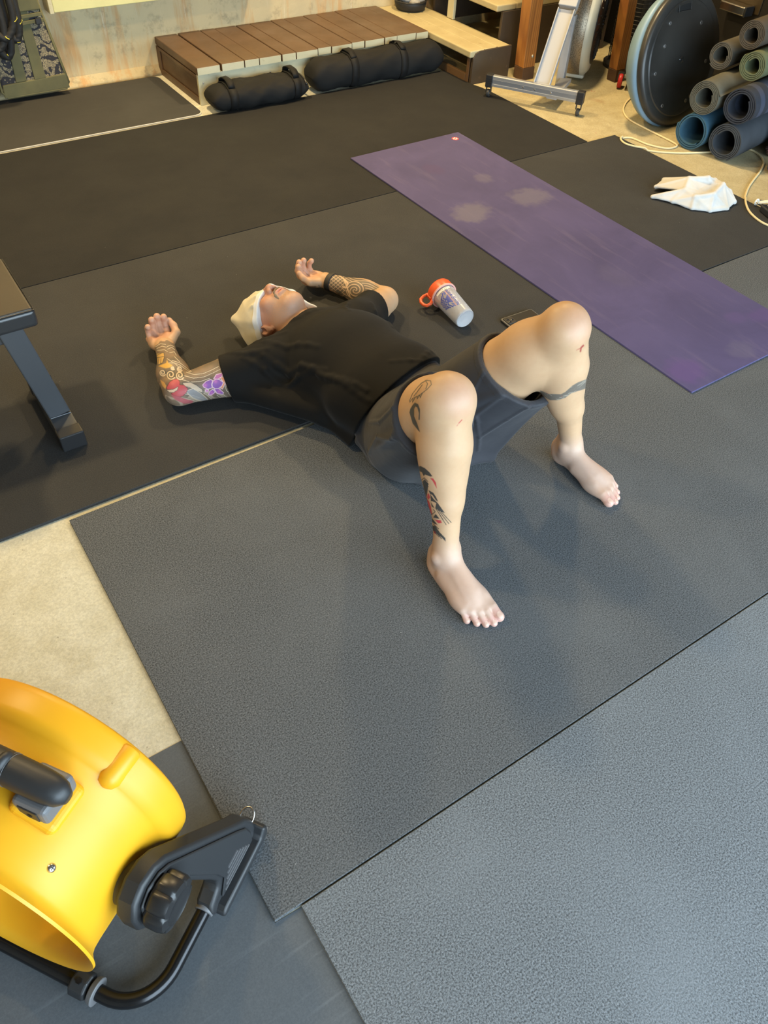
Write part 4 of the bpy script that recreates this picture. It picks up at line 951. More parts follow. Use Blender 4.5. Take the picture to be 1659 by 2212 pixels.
    def mesh(s, relax=1):
        d = s.d; s.d[0] = s.d[-1] = .05; s.d[:, 0] = s.d[:, -1] = .05; s.d[:, :, 0] = s.d[:, :, -1] = .05
        ins = d < 0
        c = np.zeros([q-1 for q in d.shape], np.uint8)
        for a in (0, 1):
            for b in (0, 1):
                for e in (0, 1): c += ins[a:a+c.shape[0], b:b+c.shape[1], e:e+c.shape[2]]
        cells = np.argwhere((c > 0) & (c < 8)); del c
        idx = {}
        I = np.full([q-1 for q in d.shape], -1, np.int32); I[tuple(cells.T)] = np.arange(len(cells))
        acc = np.zeros((len(cells), 3)); cnt = np.zeros(len(cells))
        cor = [(a, b, e) for a in (0, 1) for b in (0, 1) for e in (0, 1)]
        val = {q: d[cells[:, 0]+q[0], cells[:, 1]+q[1], cells[:, 2]+q[2]] for q in cor}
        for q in cor:
            for ax in range(3):
                if q[ax] == 0:
                    q2 = list(q); q2[ax] = 1; q2 = tuple(q2); v0, v1 = val[q], val[q2]
                    m_ = (v0 < 0) != (v1 < 0); t = np.where(m_, v0/np.where(m_, v0-v1, 1), 0)
                    P = np.tile(np.array(q, float), (len(cells), 1)); P[:, ax] = t
                    acc[m_] += P[m_]; cnt[m_] += 1
        V = s.lo + s.h*(cells + acc/cnt[:, None])
        F = []
        for ax in range(3):
            o1, o2 = [(1, 2), (2, 0), (0, 1)][ax]
            S0 = [slice(None)]*3; S1 = [slice(None)]*3; S0[ax] = slice(0, -1); S1[ax] = slice(1, None)
            cr = ins[tuple(S0)] != ins[tuple(S1)]
            E = np.argwhere(cr); E = E[(E[:, o1] > 0) & (E[:, o2] > 0) & (E[:, o1] < d.shape[o1]-1) & (E[:, o2] < d.shape[o2]-1)]
            def at(a, b):
                q = E.copy(); q[:, o1] -= a; q[:, o2] -= b; return I[q[:, 0], q[:, 1], q[:, 2]]
            Q = np.stack([at(1, 1), at(0, 1), at(0, 0), at(1, 0)], 1)
            flip = ~ins[E[:, 0], E[:, 1], E[:, 2]]; Q[flip] = Q[flip][:, ::-1]; F.append(Q)
        F = np.concatenate(F); F = F[(F >= 0).all(1)]
        for _ in range(relax):      # light smoothing that keeps volume
            for lam in (.5, -.52):
                a_ = np.concatenate([F[:, 0], F[:, 1], F[:, 2], F[:, 3], F[:, 1], F[:, 2], F[:, 3], F[:, 0]])
                b_ = np.concatenate([F[:, 1], F[:, 2], F[:, 3], F[:, 0], F[:, 0], F[:, 1], F[:, 2], F[:, 3]])
                ct = np.maximum(np.bincount(a_, minlength=len(V)), 1)
                nb = np.stack([np.bincount(a_, V[b_, i], len(V)) for i in range(3)], 1)
                V = V + lam*(nb/ct[:, None] - V)
        return V, F
def field_obj(name, V, F, mats, parent, col=None):
    V = np.asarray(V) - root_loc(parent)
    me = bpy.data.meshes.new(name); me.vertices.add(len(V)); me.vertices.foreach_set('co', V.astype(np.float32).ravel())
    me.loops.add(F.size); me.loops.foreach_set('vertex_index', F.astype(np.int32).ravel())
    me.polygons.add(len(F)); me.polygons.foreach_set('loop_start', np.arange(0, F.size, 4, dtype=np.int32))
    me.polygons.foreach_set('use_smooth', np.ones(len(F), bool)); me.update(calc_edges=True); me.validate()
    me.materials.append(mats)
    if col is not None:
        at = me.color_attributes.new('paint', 'FLOAT_COLOR', 'POINT')
        at.data.foreach_set('color', np.concatenate([col, np.ones((len(col), 1))], 1).astype(np.float32).ravel())
    return link(name, me, parent)
def biggest(V, F, keep=1):
    """keep only the largest connected pieces"""
    b = bmesh.new()
    lab = np.arange(len(V)); E_ = np.concatenate([F[:, [0, 1]], F[:, [1, 2]], F[:, [2, 3]]])
    for _ in range(200):
        m_ = np.minimum(lab[E_[:, 0]], lab[E_[:, 1]]); r0, r1 = lab[E_[:, 0]], lab[E_[:, 1]]
        new = lab.copy(); ch = r0 != r1
        if not ch.any(): break
        o_ = np.argsort(-m_[ch], kind='stable'); hi_ = np.maximum(r0, r1)[ch][o_]; new[hi_] = m_[ch][o_]
        for _k in range(30):
            n2 = new[new]
            if (n2 == new).all(): break
            new = n2
        lab = new[lab]
    b.free()
    u_, ct = np.unique(lab, return_counts=True); ok = u_[np.argsort(-ct)[:keep]]
    kv = np.isin(lab, ok); mp = np.cumsum(kv)-1
    return V[kv], mp[F[kv[F[:, 0]]]]

# ------------------------------------------------------------------ the person lying on the mats
ZUP = A(0, 0, 1)
PEL = A(1.115, 1.375, .105)
HIPR, HIPL = A(1.030, 1.335, .108), A(1.205, 1.360, .108)
KNR, KNL = A(.912, 1.043, .478), A(1.318, 1.098, .500)
ANR, ANL = A(.876, .930, .088), A(1.437, 1.070, .088)
SHR, SHL = A(.868, 1.845, .085), A(1.218, 1.905, .085)
ELR, ELL = A(.567, 1.916, .055), A(1.418, 2.030, .052)
WRR, WRL = A(.624, 2.170, .045), A(1.307, 2.270, .042)
HA = math.radians(25)
HX = A(math.cos(HA), math.sin(HA), 0); HY0 = A(-math.sin(HA), math.cos(HA), 0)
tp = math.radians(20)      # chin lifted a little
HY = HY0*math.cos(tp) - ZUP*math.sin(tp); HZ = np.cross(HX, HY)
HC = A(.988, 2.052, .107)
def hd(x, y, z): return HC + HX*x + HY*y + HZ*z

def leg(F, hip, kn, an, side):
    th = unit(kn-hip); sh = unit(an-kn); fwd = unit(kn - (hip+an)/2); side = np.asarray(side, float)
    fw = unit(fwd - sh*(fwd@sh)); back = -fw; sd = unit(np.cross(sh, fw)); sd = sd if sd@side > 0 else -sd
    F.chain([hip, hip+(kn-hip)*.35, hip+(kn-hip)*.75, kn], [.108, .100, .080, .060], .03)
    F.cap(hip+(kn-hip)*.3 - fwd*.018, hip+(kn-hip)*.72 - fwd*.014, .092, .070, .03)
    F.chain([kn, kn+(an-kn)*.28, kn+(an-kn)*.65, an], [.057, .055, .039, .030], .02)
    cx = (sd, back, sh)
    F.ell(kn+(an-kn)*.34 + back*.024 - sd*.012, (.046, .042, .135), cx, .04)
    F.ell(kn+(an-kn)*.30 + back*.018 + sd*.016, (.042, .040, .125), cx, .04)
    fk = unit(fwd*1.0 - sh*.0); ks = unit(np.cross(fk, sd)); kx = (unit(np.cross(ks, fk)), fk, ks)
    F.ell(kn + fk*.020, (.046, .040, .048), kx, .03)                      # knee cap
    F.ell(kn + sh*.062 + fw*.026, (.022, .022, .034), (sd, fw, sh), .025)  # below the knee cap
    for q in (1, -1): F.ell(kn + sd*(.030*q) - fk*.006, (.030, .040, .044), (sd, fw, sh), .03)
def foot(F, heel, fdir, med, an, toes_z=0.0):
    f = unit(fdir); m_ = unit(med - f*(np.asarray(med)@f))
    P = lambda a, b, z: heel + f*(a*1.07) + m_*b + ZUP*z
    ax = (f, m_, ZUP)
    F.cap(an, P(.052, 0, .060), .031, .034, .02)
    F.ell(P(.034, -.002, .034), (.037, .030, .038), ax, .015)
    F.cap(P(.012, 0, .055), an - f*.020 + ZUP*.03, .014, .014, .02)              # heel cord
    F.cap(P(.058, .004, .068), P(.150, .010, .034), .030, .020, .02)
    F.ell(P(.110, -.003, .031), (.085, .034, .031), ax, .02)
    F.ell(P(.105, -.022, .018), (.090, .019, .018), ax, .015)
    F.ell(P(.154, .000, .020), (.034, .043, .020), ax, .02)
    F.ell(P(.168, .031, .020), (.026, .014, .019), ax, .012)
    F.ell(P(.146, -.035, .015), (.028, .012, .015), ax, .012)
    for q, z, b in ((1, .088, .031), (-1, .078, -.030)): F.ell(P(.048, b, z), (.013, .010, .014), ax, .012)
    for i, b in enumerate((.026, .010, -.006, -.020)):                            # tendons
        F.cap(P(.085, b*.45, .066), P(.172, b*1.1, .037), .0035, .0035, .010)
    for pts in (((.07, -.012), (.10, -.006), (.125, .004)), ((.125, .004), (.14, -.012), (.155, -.016)), ((.125, .004), (.15, .012), (.162, .012))):   # veins
        q = [P(a, b, .069-(a-.06)*.36) for a, b in pts]; F.chain(q, [.0022]*3, .006)
    tips = []
    for a0, b0, a1, b1, r0, r1 in ((.176, .0305, .229, .034, .0152, .0132), (.176, .0085, .236, .0130, .0100, .0092), (.172, -.0085, .229, -.0060, .0096, .0088), (.164, -.0235, .216, -.0235, .0094, .0086), (.152, -.0365, .198, -.0400, .0092, .0086)):
        kz = .0215 if r0 < .012 else .0200
        mid = P(a0+(a1-a0)*.55, b0+(b1-b0)*.55, kz+.0025); t1 = P(a1, b1, r1+.0003)
        F.cap(P(a0-.075, b0*.76, kz+.015), P(a0+.024, b0+(b1-b0)*.45, kz+.001), r0*.92, r1, .018); F.cap(P(a0, b0, kz), mid, r0, r1, .005); F.cap(mid, t1, r1, r1*.95, .0015)
        F.ell(t1 + f*.001, (r1*1.15, r1*1.06, r1*.98), ax, .0015)
        tips.append((t1 + f*.0045 + ZUP*(r1*.80), r1, f, m_))
    return tips
def hand(F, wr, fwd, thumb, up=ZUP, curl=(18, 62, 105), lift=0.0, spread=0.25):
    """palm up: fwd to the fingers, thumb to the thumb side"""
    f = unit(fwd); t = unit(np.asarray(thumb) - f*(np.asarray(thumb)@f)); u_ = np.cross(t, f); u_ = u_ if u_[2] > 0 else -u_
    P = lambda a, b, z: wr + f*a + t*(b*1.04) + u_*z
    ax = (f, t, u_)
    F.cap(P(-.01, 0, 0), P(.022, 0, -.004), .028, .027, .012, flat=(u_, 1.35))
    F.ell(P(.046, -.002, -.010), (.048, .040, .017), ax, .012)
    F.ell(P(.072, -.004, -.008), (.022, .041, .014), ax, .010)
    F.ell(P(.038, .026, .000), (.034, .018, .018), ax, .010)          # ball of the thumb
    F.ell(P(.040, -.028, -.003), (.036, .014, .016), ax, .010)        # little-finger edge
    for i, (b, L_, r_) in enumerate(((.030, (.036, .021, .017), .0118), (.0095, (.039, .023, .018), .0120), (-.011, (.036, .022, .017), .0116), (-.0305, (.030, .017, .015), .0104))):
        p = P(.066 - .003*abs(i-1), b, -.007); fd = f - t*(b*spread)
        r0 = r_
        for j, l_ in enumerate(L_):
            q_ = math.radians(curl[j] + (0, 2, 7, 24)[i]); dr = unit(fd)*math.cos(q_) + u_*math.sin(q_)
            p2 = p + dr*l_; F.cap(p, p2, r0, r0*.972, .004 if j == 0 else .0012); p = p2; r0 *= .972
        F.ell(p, (r0*1.02,)*3, None, .0012)
    p = P(.024, .030, .002); dirs = (f*.62 + t*.68 + u_*.30, f*.92 + t*.02 + u_*.40, f*.78 - t*.38 + u_*.5)
    r0 = .0155
    for dr, l_ in zip(dirs, (.034, .028, .022)):
        p2 = p + unit(dr)*l_; F.cap(p, p2, r0, r0*.86, .006); p = p2; r0 *= .86
    F.ell(p, (r0*1.05,)*3, None, .002)

BODY_H = BODYH
B = Field((.50, .66, -.008), (1.56, 2.44, .57), BODY_H)
# torso
sp_ = unit(A(1.04, 1.92, 0) - A(1.115, 1.375, 0)); sx_ = A(sp_[1], -sp_[0], 0); TA = (sx_, sp_, ZUP)
B.ell(PEL, (.172, .125, .102), TA, .03).ell(PEL + sp_*.16 + ZUP*.012, (.178, .16, .115), TA, .04).ell(PEL + sp_*.36 + ZUP*.012, (.178, .18, .115), TA, .05)
B.cap(SHR, A(1.04, 1.90, .095), .066, .075, .04).cap(SHL, A(1.04, 1.90, .095), .066, .075, .04)
# neck and head
B.cap(A(1.032, 1.925, .098), hd(0, -.055, -.012), .064, .056, .03)
B.ell(hd(0, .030, -.012), (.076, .098, .094), (HX, HY, HZ), .02)
B.ell(hd(0, -.042, .030), (.061, .072, .062), (HX, HY, HZ), .03)
B.ell(hd(0, -.096, .058), (.026, .020, .022), (HX, HY, HZ), .028)
for q in (-1, 1):
    B.cap(hd(.050*q, -.058, .000), hd(.020*q, -.094, .050), .016, .017, .03)
    B.ell(hd(.036*q, -.022, .066), (.024, .026, .020), (HX, HY, HZ), .02)
    B.ell(hd(.079*q, -.012, -.010), (.010, .031, .019), (HX, unit(HY - HZ*.25), unit(HZ + HY*.25)), .006)
    B.ell(hd(.084*q, -.008, -.008), (.006, .017, .010), (HX, HY, HZ), .003, 's')
    B.ell(hd(.077*q, -.038, -.004), (.008, .011, .009), (HX, HY, HZ), .004)
B.cap(hd(0, .030, .080), hd(0, -.012, .103), .010, .0115, .012)
B.ell(hd(0, -.016, .106), (.0115, .0115, .0105), (HX, HY, HZ), .006)
for q in (-1, 1):
    B.ell(hd(.0125*q, -.022, .098), (.0085, .011, .0095), (HX, HY, HZ), .005)
    B.ell(hd(.0065*q, -.033, .1015), (.0042, .0065, .0050), (HX, HY, HZ), .002, 's')
B.ell(hd(0, -.052, .083), (.026, .017, .014), (HX, HY, HZ), .012)
B.ell(hd(0, -.0525, .0945), (.021, .0055, .0070), (HX, HY, HZ), .004)
B.ell(hd(0, -.0665, .0905), (.018, .0060, .0075), (HX, HY, HZ), .004)
B.ell(hd(0, -.0595, .100), (.022, .0022, .0075), (HX, HY, HZ), .003, 's')
# arms
def arm(F, sh, el, wr):
    F.chain([sh, sh+(el-sh)*.45, el], [.066, .060, .046], .02)
    F.ell(sh+(el-sh)*.5 + ZUP*.012, (.095, .046, .038), (unit(el-sh), np.cross(ZUP, unit(el-sh)), ZUP), .02)
    d_ = unit(wr-el); s_ = np.cross(d_, ZUP)
    F.chain([el, el+(wr-el)*.35, wr], [.042, .043, .027], .02)
    F.ell(el+(wr-el)*.32, (.095, .051, .040), (d_, s_, ZUP), .02)
    F.cap(el+(wr-el)*.7, wr, .031, .0285, .015, flat=(ZUP, 1.28))
arm(B, SHR, ELR, WRR); arm(B, SHL, ELL, WRL)
hand(B, WRR, A(.12, .97, 0), A(.98, -.12, 0), curl=(40, 75, 112))
hand(B, WRL, A(-.68, .72, .05), A(-.72, -.68, 0), curl=(38, 66, 100))
# legs and feet
leg(B, HIPR, KNR, ANR, A(-1, 0, 0)); leg(B, HIPL, KNL, ANL, A(1, 0, 0))
tipsR = foot(B, A(.873, .980, .001), A(-.020, -1, 0), A(1, 0, 0), ANR)
tipsL = foot(B, A(1.428, 1.122, .001), A(.12, -1, 0), A(-1, 0, 0), ANL)
B.op(lambda X, Y, Z: (Z-.0012) + 0*X + 0*Y, B.lo, B.lo + B.h*A(*B.n), .004, 's', pad=0)
V, F4 = B.mesh(1)
V, F4 = biggest(V, F4)

def slice_of(Fd, lo, hi, off):
    """a copy of part of a field, grown by off"""
    S = Fd.sl(lo, hi); G_ = Field.__new__(Field); G_.h = Fd.h; G_.d = Fd.d[S].copy() - off
    G_.ax = [Fd.ax[i][S[i]] for i in range(3)]; G_.lo = A(*[q[0] for q in G_.ax]); G_.n = list(G_.d.shape)
    return G_

# ---- skin colours and tattoos painted on the vertices (finer mesh where there is ink)
def near_seg(P, a, b):
    a = A(*a); b = A(*b); d = b-a; t = np.clip(((P-a)@d)/(d@d), 0, 1); return np.linalg.norm(P - a - t[:, None]*d, axis=1), t
def split(V, F, sel):
    """cut each chosen quad into four"""
    keep = F[~sel]; Q = F[sel]; n = len(V); E = np.concatenate([np.sort(Q[:, [i, (i+1) % 4]], 1) for i in range(4)])
    U, inv = np.unique(E, axis=0, return_inverse=True); inv = inv.reshape(4, -1).T
    mids = V[U].mean(1); cen = V[Q].mean(1); m0 = n + inv; c0 = n + len(U) + np.arange(len(Q))
    new = [np.stack([Q[:, i], m0[:, i], c0, m0[:, (i+3) % 4]], 1) for i in range(4)]
    return np.concatenate([V, mids, cen]), np.concatenate([keep] + new)
def zone(P):
    dR, tr = near_seg(P, SHR, ELR); dR2, _ = near_seg(P, ELR, WRR + unit(WRR-ELR)*.03); dL2, _ = near_seg(P, ELL, WRL + unit(WRL-ELL)*.03)
    s1, _ = near_seg(P, KNR, ANR); s2, _ = near_seg(P, KNL + (ANL-KNL)*.25, KNL + (ANL-KNL)*.62); s3, _ = near_seg(P, HIPR + (KNR-HIPR)*.5, KNR)
    return ((dR < .09) & (tr > .5)) | (dR2 < .075) | (dL2 < .075) | (s1 < .08) | (s2 < .08) | (s3 < .10)
V, F4 = split(V, F4, zone(V[F4].mean(1)))
rng = np.random.default_rng(3)
def fbm(P, sc, seed=0, oct_=3):
    """cheap smooth noise from sines"""
    r_ = np.random.default_rng(seed); out = np.zeros(len(P)); a = 1.0; tot = 0
    for o_ in range(oct_):
        for _ in range(3):
            k_ = r_.normal(size=3)*sc*(1.9**o_); out += a*np.sin(P@k_ + r_.uniform(0, 6.28)); tot += a*.72
        a *= .55
    return out/tot
col = np.tile(A(*SKIN), (len(V), 1))
def tint(w_, c):
    global col
    w_ = np.clip(w_, 0, 1)[:, None]; col = col*(1-w_) + A(*c)*w_
def ss(x, a, b): t = np.clip((x-a)/(b-a), 0, 1); return t*t*(3-2*t)
tint(.30*ss(fbm(V, 40, 1), -.2, 1), [q*.86 for q in SKIN])
# pale feet, pink toes and knees, pink palms and face
PALE, PINK = (.51, .355, .285), (.52, .25, .20)
tint(.85*(1-ss(V[:, 2], .06, .17))*(V[:, 1] < 1.14), PALE)
for tp_ in (tipsR, tipsL):
    for c_, r_, f_, m_ in tp_: tint(.55*(1-ss(np.linalg.norm(V-c_, axis=1), r_*.9, r_*2.4)), (.55, .29, .25))
for k_ in (KNR, KNL): tint(.30*(1-ss(np.linalg.norm(V - (k_ + A(0, -.04, .035)), axis=1), .02, .065)), PINK)
for wr_, fd_ in ((WRR, A(.12, .97, 0)), (WRL, A(-.68, .72, 0))): tint(.55*(1-ss(np.linalg.norm(V - (wr_ + unit(fd_)*.085 + ZUP*.02), axis=1), .045, .085)), (.62, .31, .22))
hl_ = (V - HC)@np.stack([HX, HY, HZ], 1); isH = (np.linalg.norm(hl_ - A(0, -.03, .02), axis=1) < .17) & (hl_[:, 1] < .2)
tint(.70*isH, (.47, .25, .165)); tint(.35*isH*(1-ss(np.abs(hl_[:, 1]+.015), .01, .05)), (.60, .26, .19))
# stubble and lips
st_ = (hl_[:, 1] < -.028)*isH*(1-ss(-hl_[:, 1], .105, .15)); grain = ss(rng.random(len(V)), .35, 1)
tint(.28*st_*grain, (.30, .25, .21)); gz = np.exp(-((hl_[:, 0]/.022)**2 + ((hl_[:, 1]+.082)/.012)**2))*(hl_[:, 2] > .04)*isH; tint(.45*gz*(.4+.6*grain), (.20, .14, .09))
lp = np.exp(-((hl_[:, 0]/.019)**4 + ((hl_[:, 1]+.0595)/.0105)**4))*(hl_[:, 2] > .07)*isH; tint(.75*lp, (.55, .24, .22))
tint(.8*isH*np.exp(-((np.abs(hl_[:, 0])-.0065)/.0045)**2 - ((hl_[:, 1]+.034)/.006)**2)*(hl_[:, 2] > .085), (.12, .05, .04))
for tp_ in (tipsR, tipsL):      # toe nails
    for c_, r_, f_, m_ in tp_:
        d_ = V - c_; e = (d_@f_/(r_*.72))**2 + (d_@m_/(r_*.66))**2; tint(.75*(1-ss(e, .8, 1.1))*(d_[:, 2] > -r_*.35), (.60, .42, .33)); tint(.35*(e > .85)*(e < 1.3)*(d_[:, 2] > -r_*.3), (.36, .18, .13))

# vertex normals, to ink only the side a drawing lies on
fn_ = np.cross(V[F4[:, 2]]-V[F4[:, 0]], V[F4[:, 3]]-V[F4[:, 1]]); vn = np.stack([np.bincount(F4.ravel(), np.repeat(fn_[:, i], 4), len(V)) for i in range(3)], 1)
vn /= np.maximum(np.linalg.norm(vn, axis=1), 1e-12)[:, None]
class Draw:
    """a flat drawing laid on part of the skin: two axes and an origin, ink only where the skin faces the drawing"""
    def __init__(s, ax, sel, zx, zy, zs):
        ax = np.array(ax); n_ = np.cross(ax[0, :3], ax[1, :3]); n_ = -unit(n_)
        s.i = np.nonzero(sel & (vn@n_ > .02))[0]; q = V[s.i]@ax[:, :3].T + ax[:, 3]
        s.q = np.stack([(q[:, 0]-zx)*zs, (q[:, 1]-zy)*zs], 1)
    def put(s, w_, c, amt=1.0):
        w_ = np.clip(w_*amt, 0, 1)[:, None]; c = np.asarray(c, float); col[s.i] = col[s.i]*(1-w_) + c*w_
    def sd(s, poly):
        P = np.array(poly, float); n = len(P); d = np.full(len(s.q), 1e9); ins = np.zeros(len(s.q), bool); x, y = s.q.T
        for k in range(n):
            a, b = P[k], P[(k+1) % n]; e = b-a; t = np.clip(((s.q-a)@e)/max(e@e, 1e-9), 0, 1)
            d = np.minimum(d, np.linalg.norm(s.q - a - t[:, None]*e, axis=1))
            if a[1] != b[1]: ins ^= ((a[1] > y) != (b[1] > y)) & (x < (b[0]-a[0])*(y-a[1])/(b[1]-a[1]) + a[0])
        return np.where(ins, -d, d)
    def poly(s, poly, c, amt=1.0, soft=5, edge=None, ew=6):
        d = s.sd(poly); s.put(1-ss(d, -soft, soft), c, amt)
        if edge is not None: s.put(1-ss(np.abs(d), ew*.5, ew*1.2), edge, .9)
    def line(s, pts, w_, c, amt=1.0):
        d = np.full(len(s.q), 1e9); P = np.array(pts, float)
        for a, b in zip(P[:-1], P[1:]):
            e = b-a; t = np.clip(((s.q-a)@e)/max(e@e, 1e-9), 0, 1); d = np.minimum(d, np.linalg.norm(s.q - a - t[:, None]*e, axis=1))
        s.put(1-ss(d, w_*.45, w_*1.0), c, amt)
INK, LINE = (.060, .062, .058), (.62, .50, .36)
# whole sleeve on the arm lying away from the steps: dark shaded ground with pale wave lines all round
a1, t1_ = near_seg(V, SHR, ELR); a2, t2_ = near_seg(V, ELR, WRR)
wcut = (V - (WRR - unit(WRR-ELR)*.012))@unit(WRR-ELR); slv = (((a1 < .10) & (t1_ > .3)) | (a2 < .08)) & (wcut < .004*np.sin(V[:, 0]*300)) & (V[:, 0] < .80) & (V[:, 1] > 1.78)
shade = .70 + .18*fbm(V, 55, 5); tint(slv*shade, INK)
wv = np.sin((V@A(38, 60, 45) + 2.2*fbm(V, 30, 8))*2.6); tint(slv*.45*ss(wv, .55, .85)*(vn[:, 2] < .2), LINE)
D = Draw(DRAW_ARMR, slv, 300, 660, 7.213)
for pts in ([(740,1040),(860,1075),(1000,1060),(1120,1010),(1240,950)], [(700,1090),(850,1130),(1010,1110),(1150,1050),(1290,980)], [(640,1140),(800,1190),(960,1180),(1100,1130)], [(760,1270),(900,1300),(1050,1390),(1190,1510)],
            [(700,1370),(850,1400),(1000,1460),(1120,1520)], [(690,1440),(820,1470),(950,1530)], [(1220,1400),(1330,1480),(1400,1540)], [(1320,1390),(1440,1490)], [(1340,1260),(1370,1330),(1420,1370),(1480,1330),(1530,1300)],
            [(1400,1370),(1440,1420),(1530,1400)], [(1370,1200),(1430,1240),(1470,1200)], [(440,830),(520,880),(640,930),(800,1040)], [(520,860),(650,900),(820,1030)], [(560,800),(640,880)], [(450,900),(560,900),(620,960)],
            [(250,640),(330,590),(420,600)], [(270,670),(360,630),(440,650)], [(440,640),(500,610),(560,640)], [(450,680),(520,650),(570,690)], [(280,700),(400,690),(450,720)], [(480,740),(560,720),(590,780)]):
    D.line(pts, 17, INK, .75); D.line(pts, 8, LINE, .85)
D.poly([(680,1200),(800,1190),(900,1240),(990,1310),(1000,1360),(900,1330),(800,1280),(700,1250)], (.60,.48,.36), .8, edge=INK)
D.poly([(720,1330),(840,1290),(960,1360),(1060,1450),(1100,1510),(980,1500),(840,1440)], (.30,.30,.31), .7, edge=LINE)
D.poly([(480,1190),(540,1150),(610,1140),(640,1190),(635,1230),(700,1235),(760,1290),(740,1350),(690,1400),(640,1420),(560,1400),(500,1370),(560,1330),(610,1260),(540,1300),(450,1310),(430,1280)], (.50,.075,.085), .92, edge=(.16,.03,.03), ew=5)
D.poly([(500,1380),(640,1420),(720,1450),(850,1490),(830,1530),(700,1530),(560,1460)], (.48,.10,.12), .85)
D.poly([(430,1310),(540,1300),(612,1258),(600,1310),(540,1350),(470,1345)], (.64,.48,.34), .9, edge=INK, ew=4)
D.poly([(300,950),(430,900),(440,845),(462,900),(530,935),(490,970),(420,985),(350,965)], (.66,.38,.07), .9)
D.poly([(262,750),(390,738),(402,800),(370,900),(290,935),(275,850)], (.64,.40,.12), .85, edge=INK)
for pts in ([(280,820),(390,800)], [(310,830),(300,920)], [(345,830),(340,910)], [(275,780),(350,745)]): D.line(pts, 8, INK, .8)
D.poly([(330,1160),(400,1200),(430,1250),(415,1300),(370,1250)], (.62,.36,.12), .85)
for cx, cy, R_ in ((372,1052,52), (500,1080,72), (640,1088,66), (640,992,44), (530,980,30)):
    D.poly([(cx+R_*1.1*math.cos(a), cy+R_*1.0*math.sin(a)) for a in np.linspace(0, 6.28, 20)], INK, .8)
    D.line([(cx + R_*(1-.75*i/26)*math.cos(.6+i*.36), cy + R_*(1-.75*i/26)*math.sin(.6+i*.36)) for i in range(27)], 12, LINE, .95)
PU, PK, WH = (.24,.09,.36), (.55,.16,.42), (.74,.52,.56)
for poly, c in (([(1160,1140),(1200,1075),(1310,1045),(1285,1110),(1230,1145)], (.50,.16,.36)), ([(1318,1082),(1378,1072),(1350,1130),(1312,1112)], (.50,.20,.34)), ([(1262,1118),(1310,1108),(1338,1160),(1332,1230),(1300,1302),(1272,1282),(1312,1200)], (.70,.26,.10)),
                ([(1340,1160),(1402,1200),(1352,1242)], PK), ([(990,1235),(1040,1180),(1110,1150),(1145,1165),(1130,1230),(1140,1280),(1070,1300),(1010,1270)], PU), ([(1085,1395),(1100,1340),(1150,1300),(1190,1350),(1130,1395)], PU),
                ([(1170,1300),(1240,1290),(1322,1360),(1310,1388),(1220,1370)], PU), ([(1028,1310),(1085,1310),(1080,1345),(1040,1345)], PK), ([(1135,1220),(1150,1175),(1195,1145),(1250,1150),(1312,1195),(1290,1250),(1240,1290),(1185,1295),(1140,1265)], PU)):
    D.poly(poly, c, .95, 4, WH, 7)
for cx, cy in ((1030,1240), (1190,1180), (1250,1340), (1130,1360)): D.put(np.exp(-((D.q-A(cx, cy))**2).sum(1)/900), PK, .8)
# forearm beside the head's other side: dark woven pattern with skin-coloured lines
b2, u2 = near_seg(V, ELL, WRL); fl = (b2 < .075)
D = Draw(DRAW_FOREL, fl, 480, 540, 4.1475)
poly = [(940,170),(1010,182),(1140,220),(1290,265),(1400,310),(1422,330),(1380,362),(1290,378),(1200,445),(1140,478),(1080,420),(960,345),(930,300)]
inside = 1-ss(D.sd(poly), -6, 4); D.put(inside, (.075,.072,.062), .88)
x_, y_ = D.q.T
def lines(val, per, wd): return 1-ss(np.abs((val/per) % 1 - .5)*per, wd*.4, wd)
SKL = (.60, .42, .27)
lw = (x_ < 1105); D.put(inside*lw*np.maximum(lines(x_*.8+y_, 34, 5), lines(x_*.9-y_*1.1, 38, 5)), SKL, .8)
r1_ = np.hypot(x_-1195, (y_-360)*1.15); D.put(inside*(~lw)*(r1_ < 95)*lines(r1_ + 9*np.arctan2(y_-360, x_-1195), 30, 6), SKL, .9)
D.put(inside*(~lw)*(r1_ >= 95)*lines(y_ - .28*x_ + 12*np.sin(x_/40), 22, 4.5), SKL, .75)
D.line([(1100,265),(1130,300),(1110,340),(1080,330)], 9, SKL); D.line([(1010,190),(1090,260),(1120,330),(1150,420)], 7, SKL)
tint((b2 < .06)*(u2 > .55)*(vn[:, 2] < .05)*.7*ss(fbm(V, 120, 12), -.3, .2), INK)
wl = np.linalg.norm(V - (WRL + unit(A(-.68, .72, 0))*.02 + A(-.015, -.02, .0)), axis=1); tint(.75*(1-ss(wl, .010, .018)), (.14, .14, .13))
# shin: black and red winged figure
D = Draw(DRAW_SHINR, near_seg(V, KNR, ANR)[0] < .085, 860, 960, 5.267)
BK, RD = (.030, .036, .038), (.46, .030, .045)
for p_ in ([(222,262),(260,250),(310,275),(360,320),(392,362),(370,366),(310,345),(295,362),(275,320),(232,300)], [(283,425),(305,405),(345,440),(340,500),(325,590),(310,560),(290,490)], [(345,515),(400,545),(430,590),(455,645),(430,630),(390,570),(365,560)],
           [(365,560),(400,610),(450,660),(530,772),(490,760),(420,720),(432,660),(385,640),(372,640)], [(395,830),(425,785),(470,842)], [(362,820),(400,860),(448,916),(400,900),(372,870)], [(378,925),(420,930),(470,1000),(536,1070),(541,1112),(490,1060),(430,1020),(392,990)], [(372,650),(415,722),(380,700)], [(300,520),(330,610),(340,680),(360,800),(375,830),(350,790),(325,680)]): D.poly(p_, BK, .95, 3)
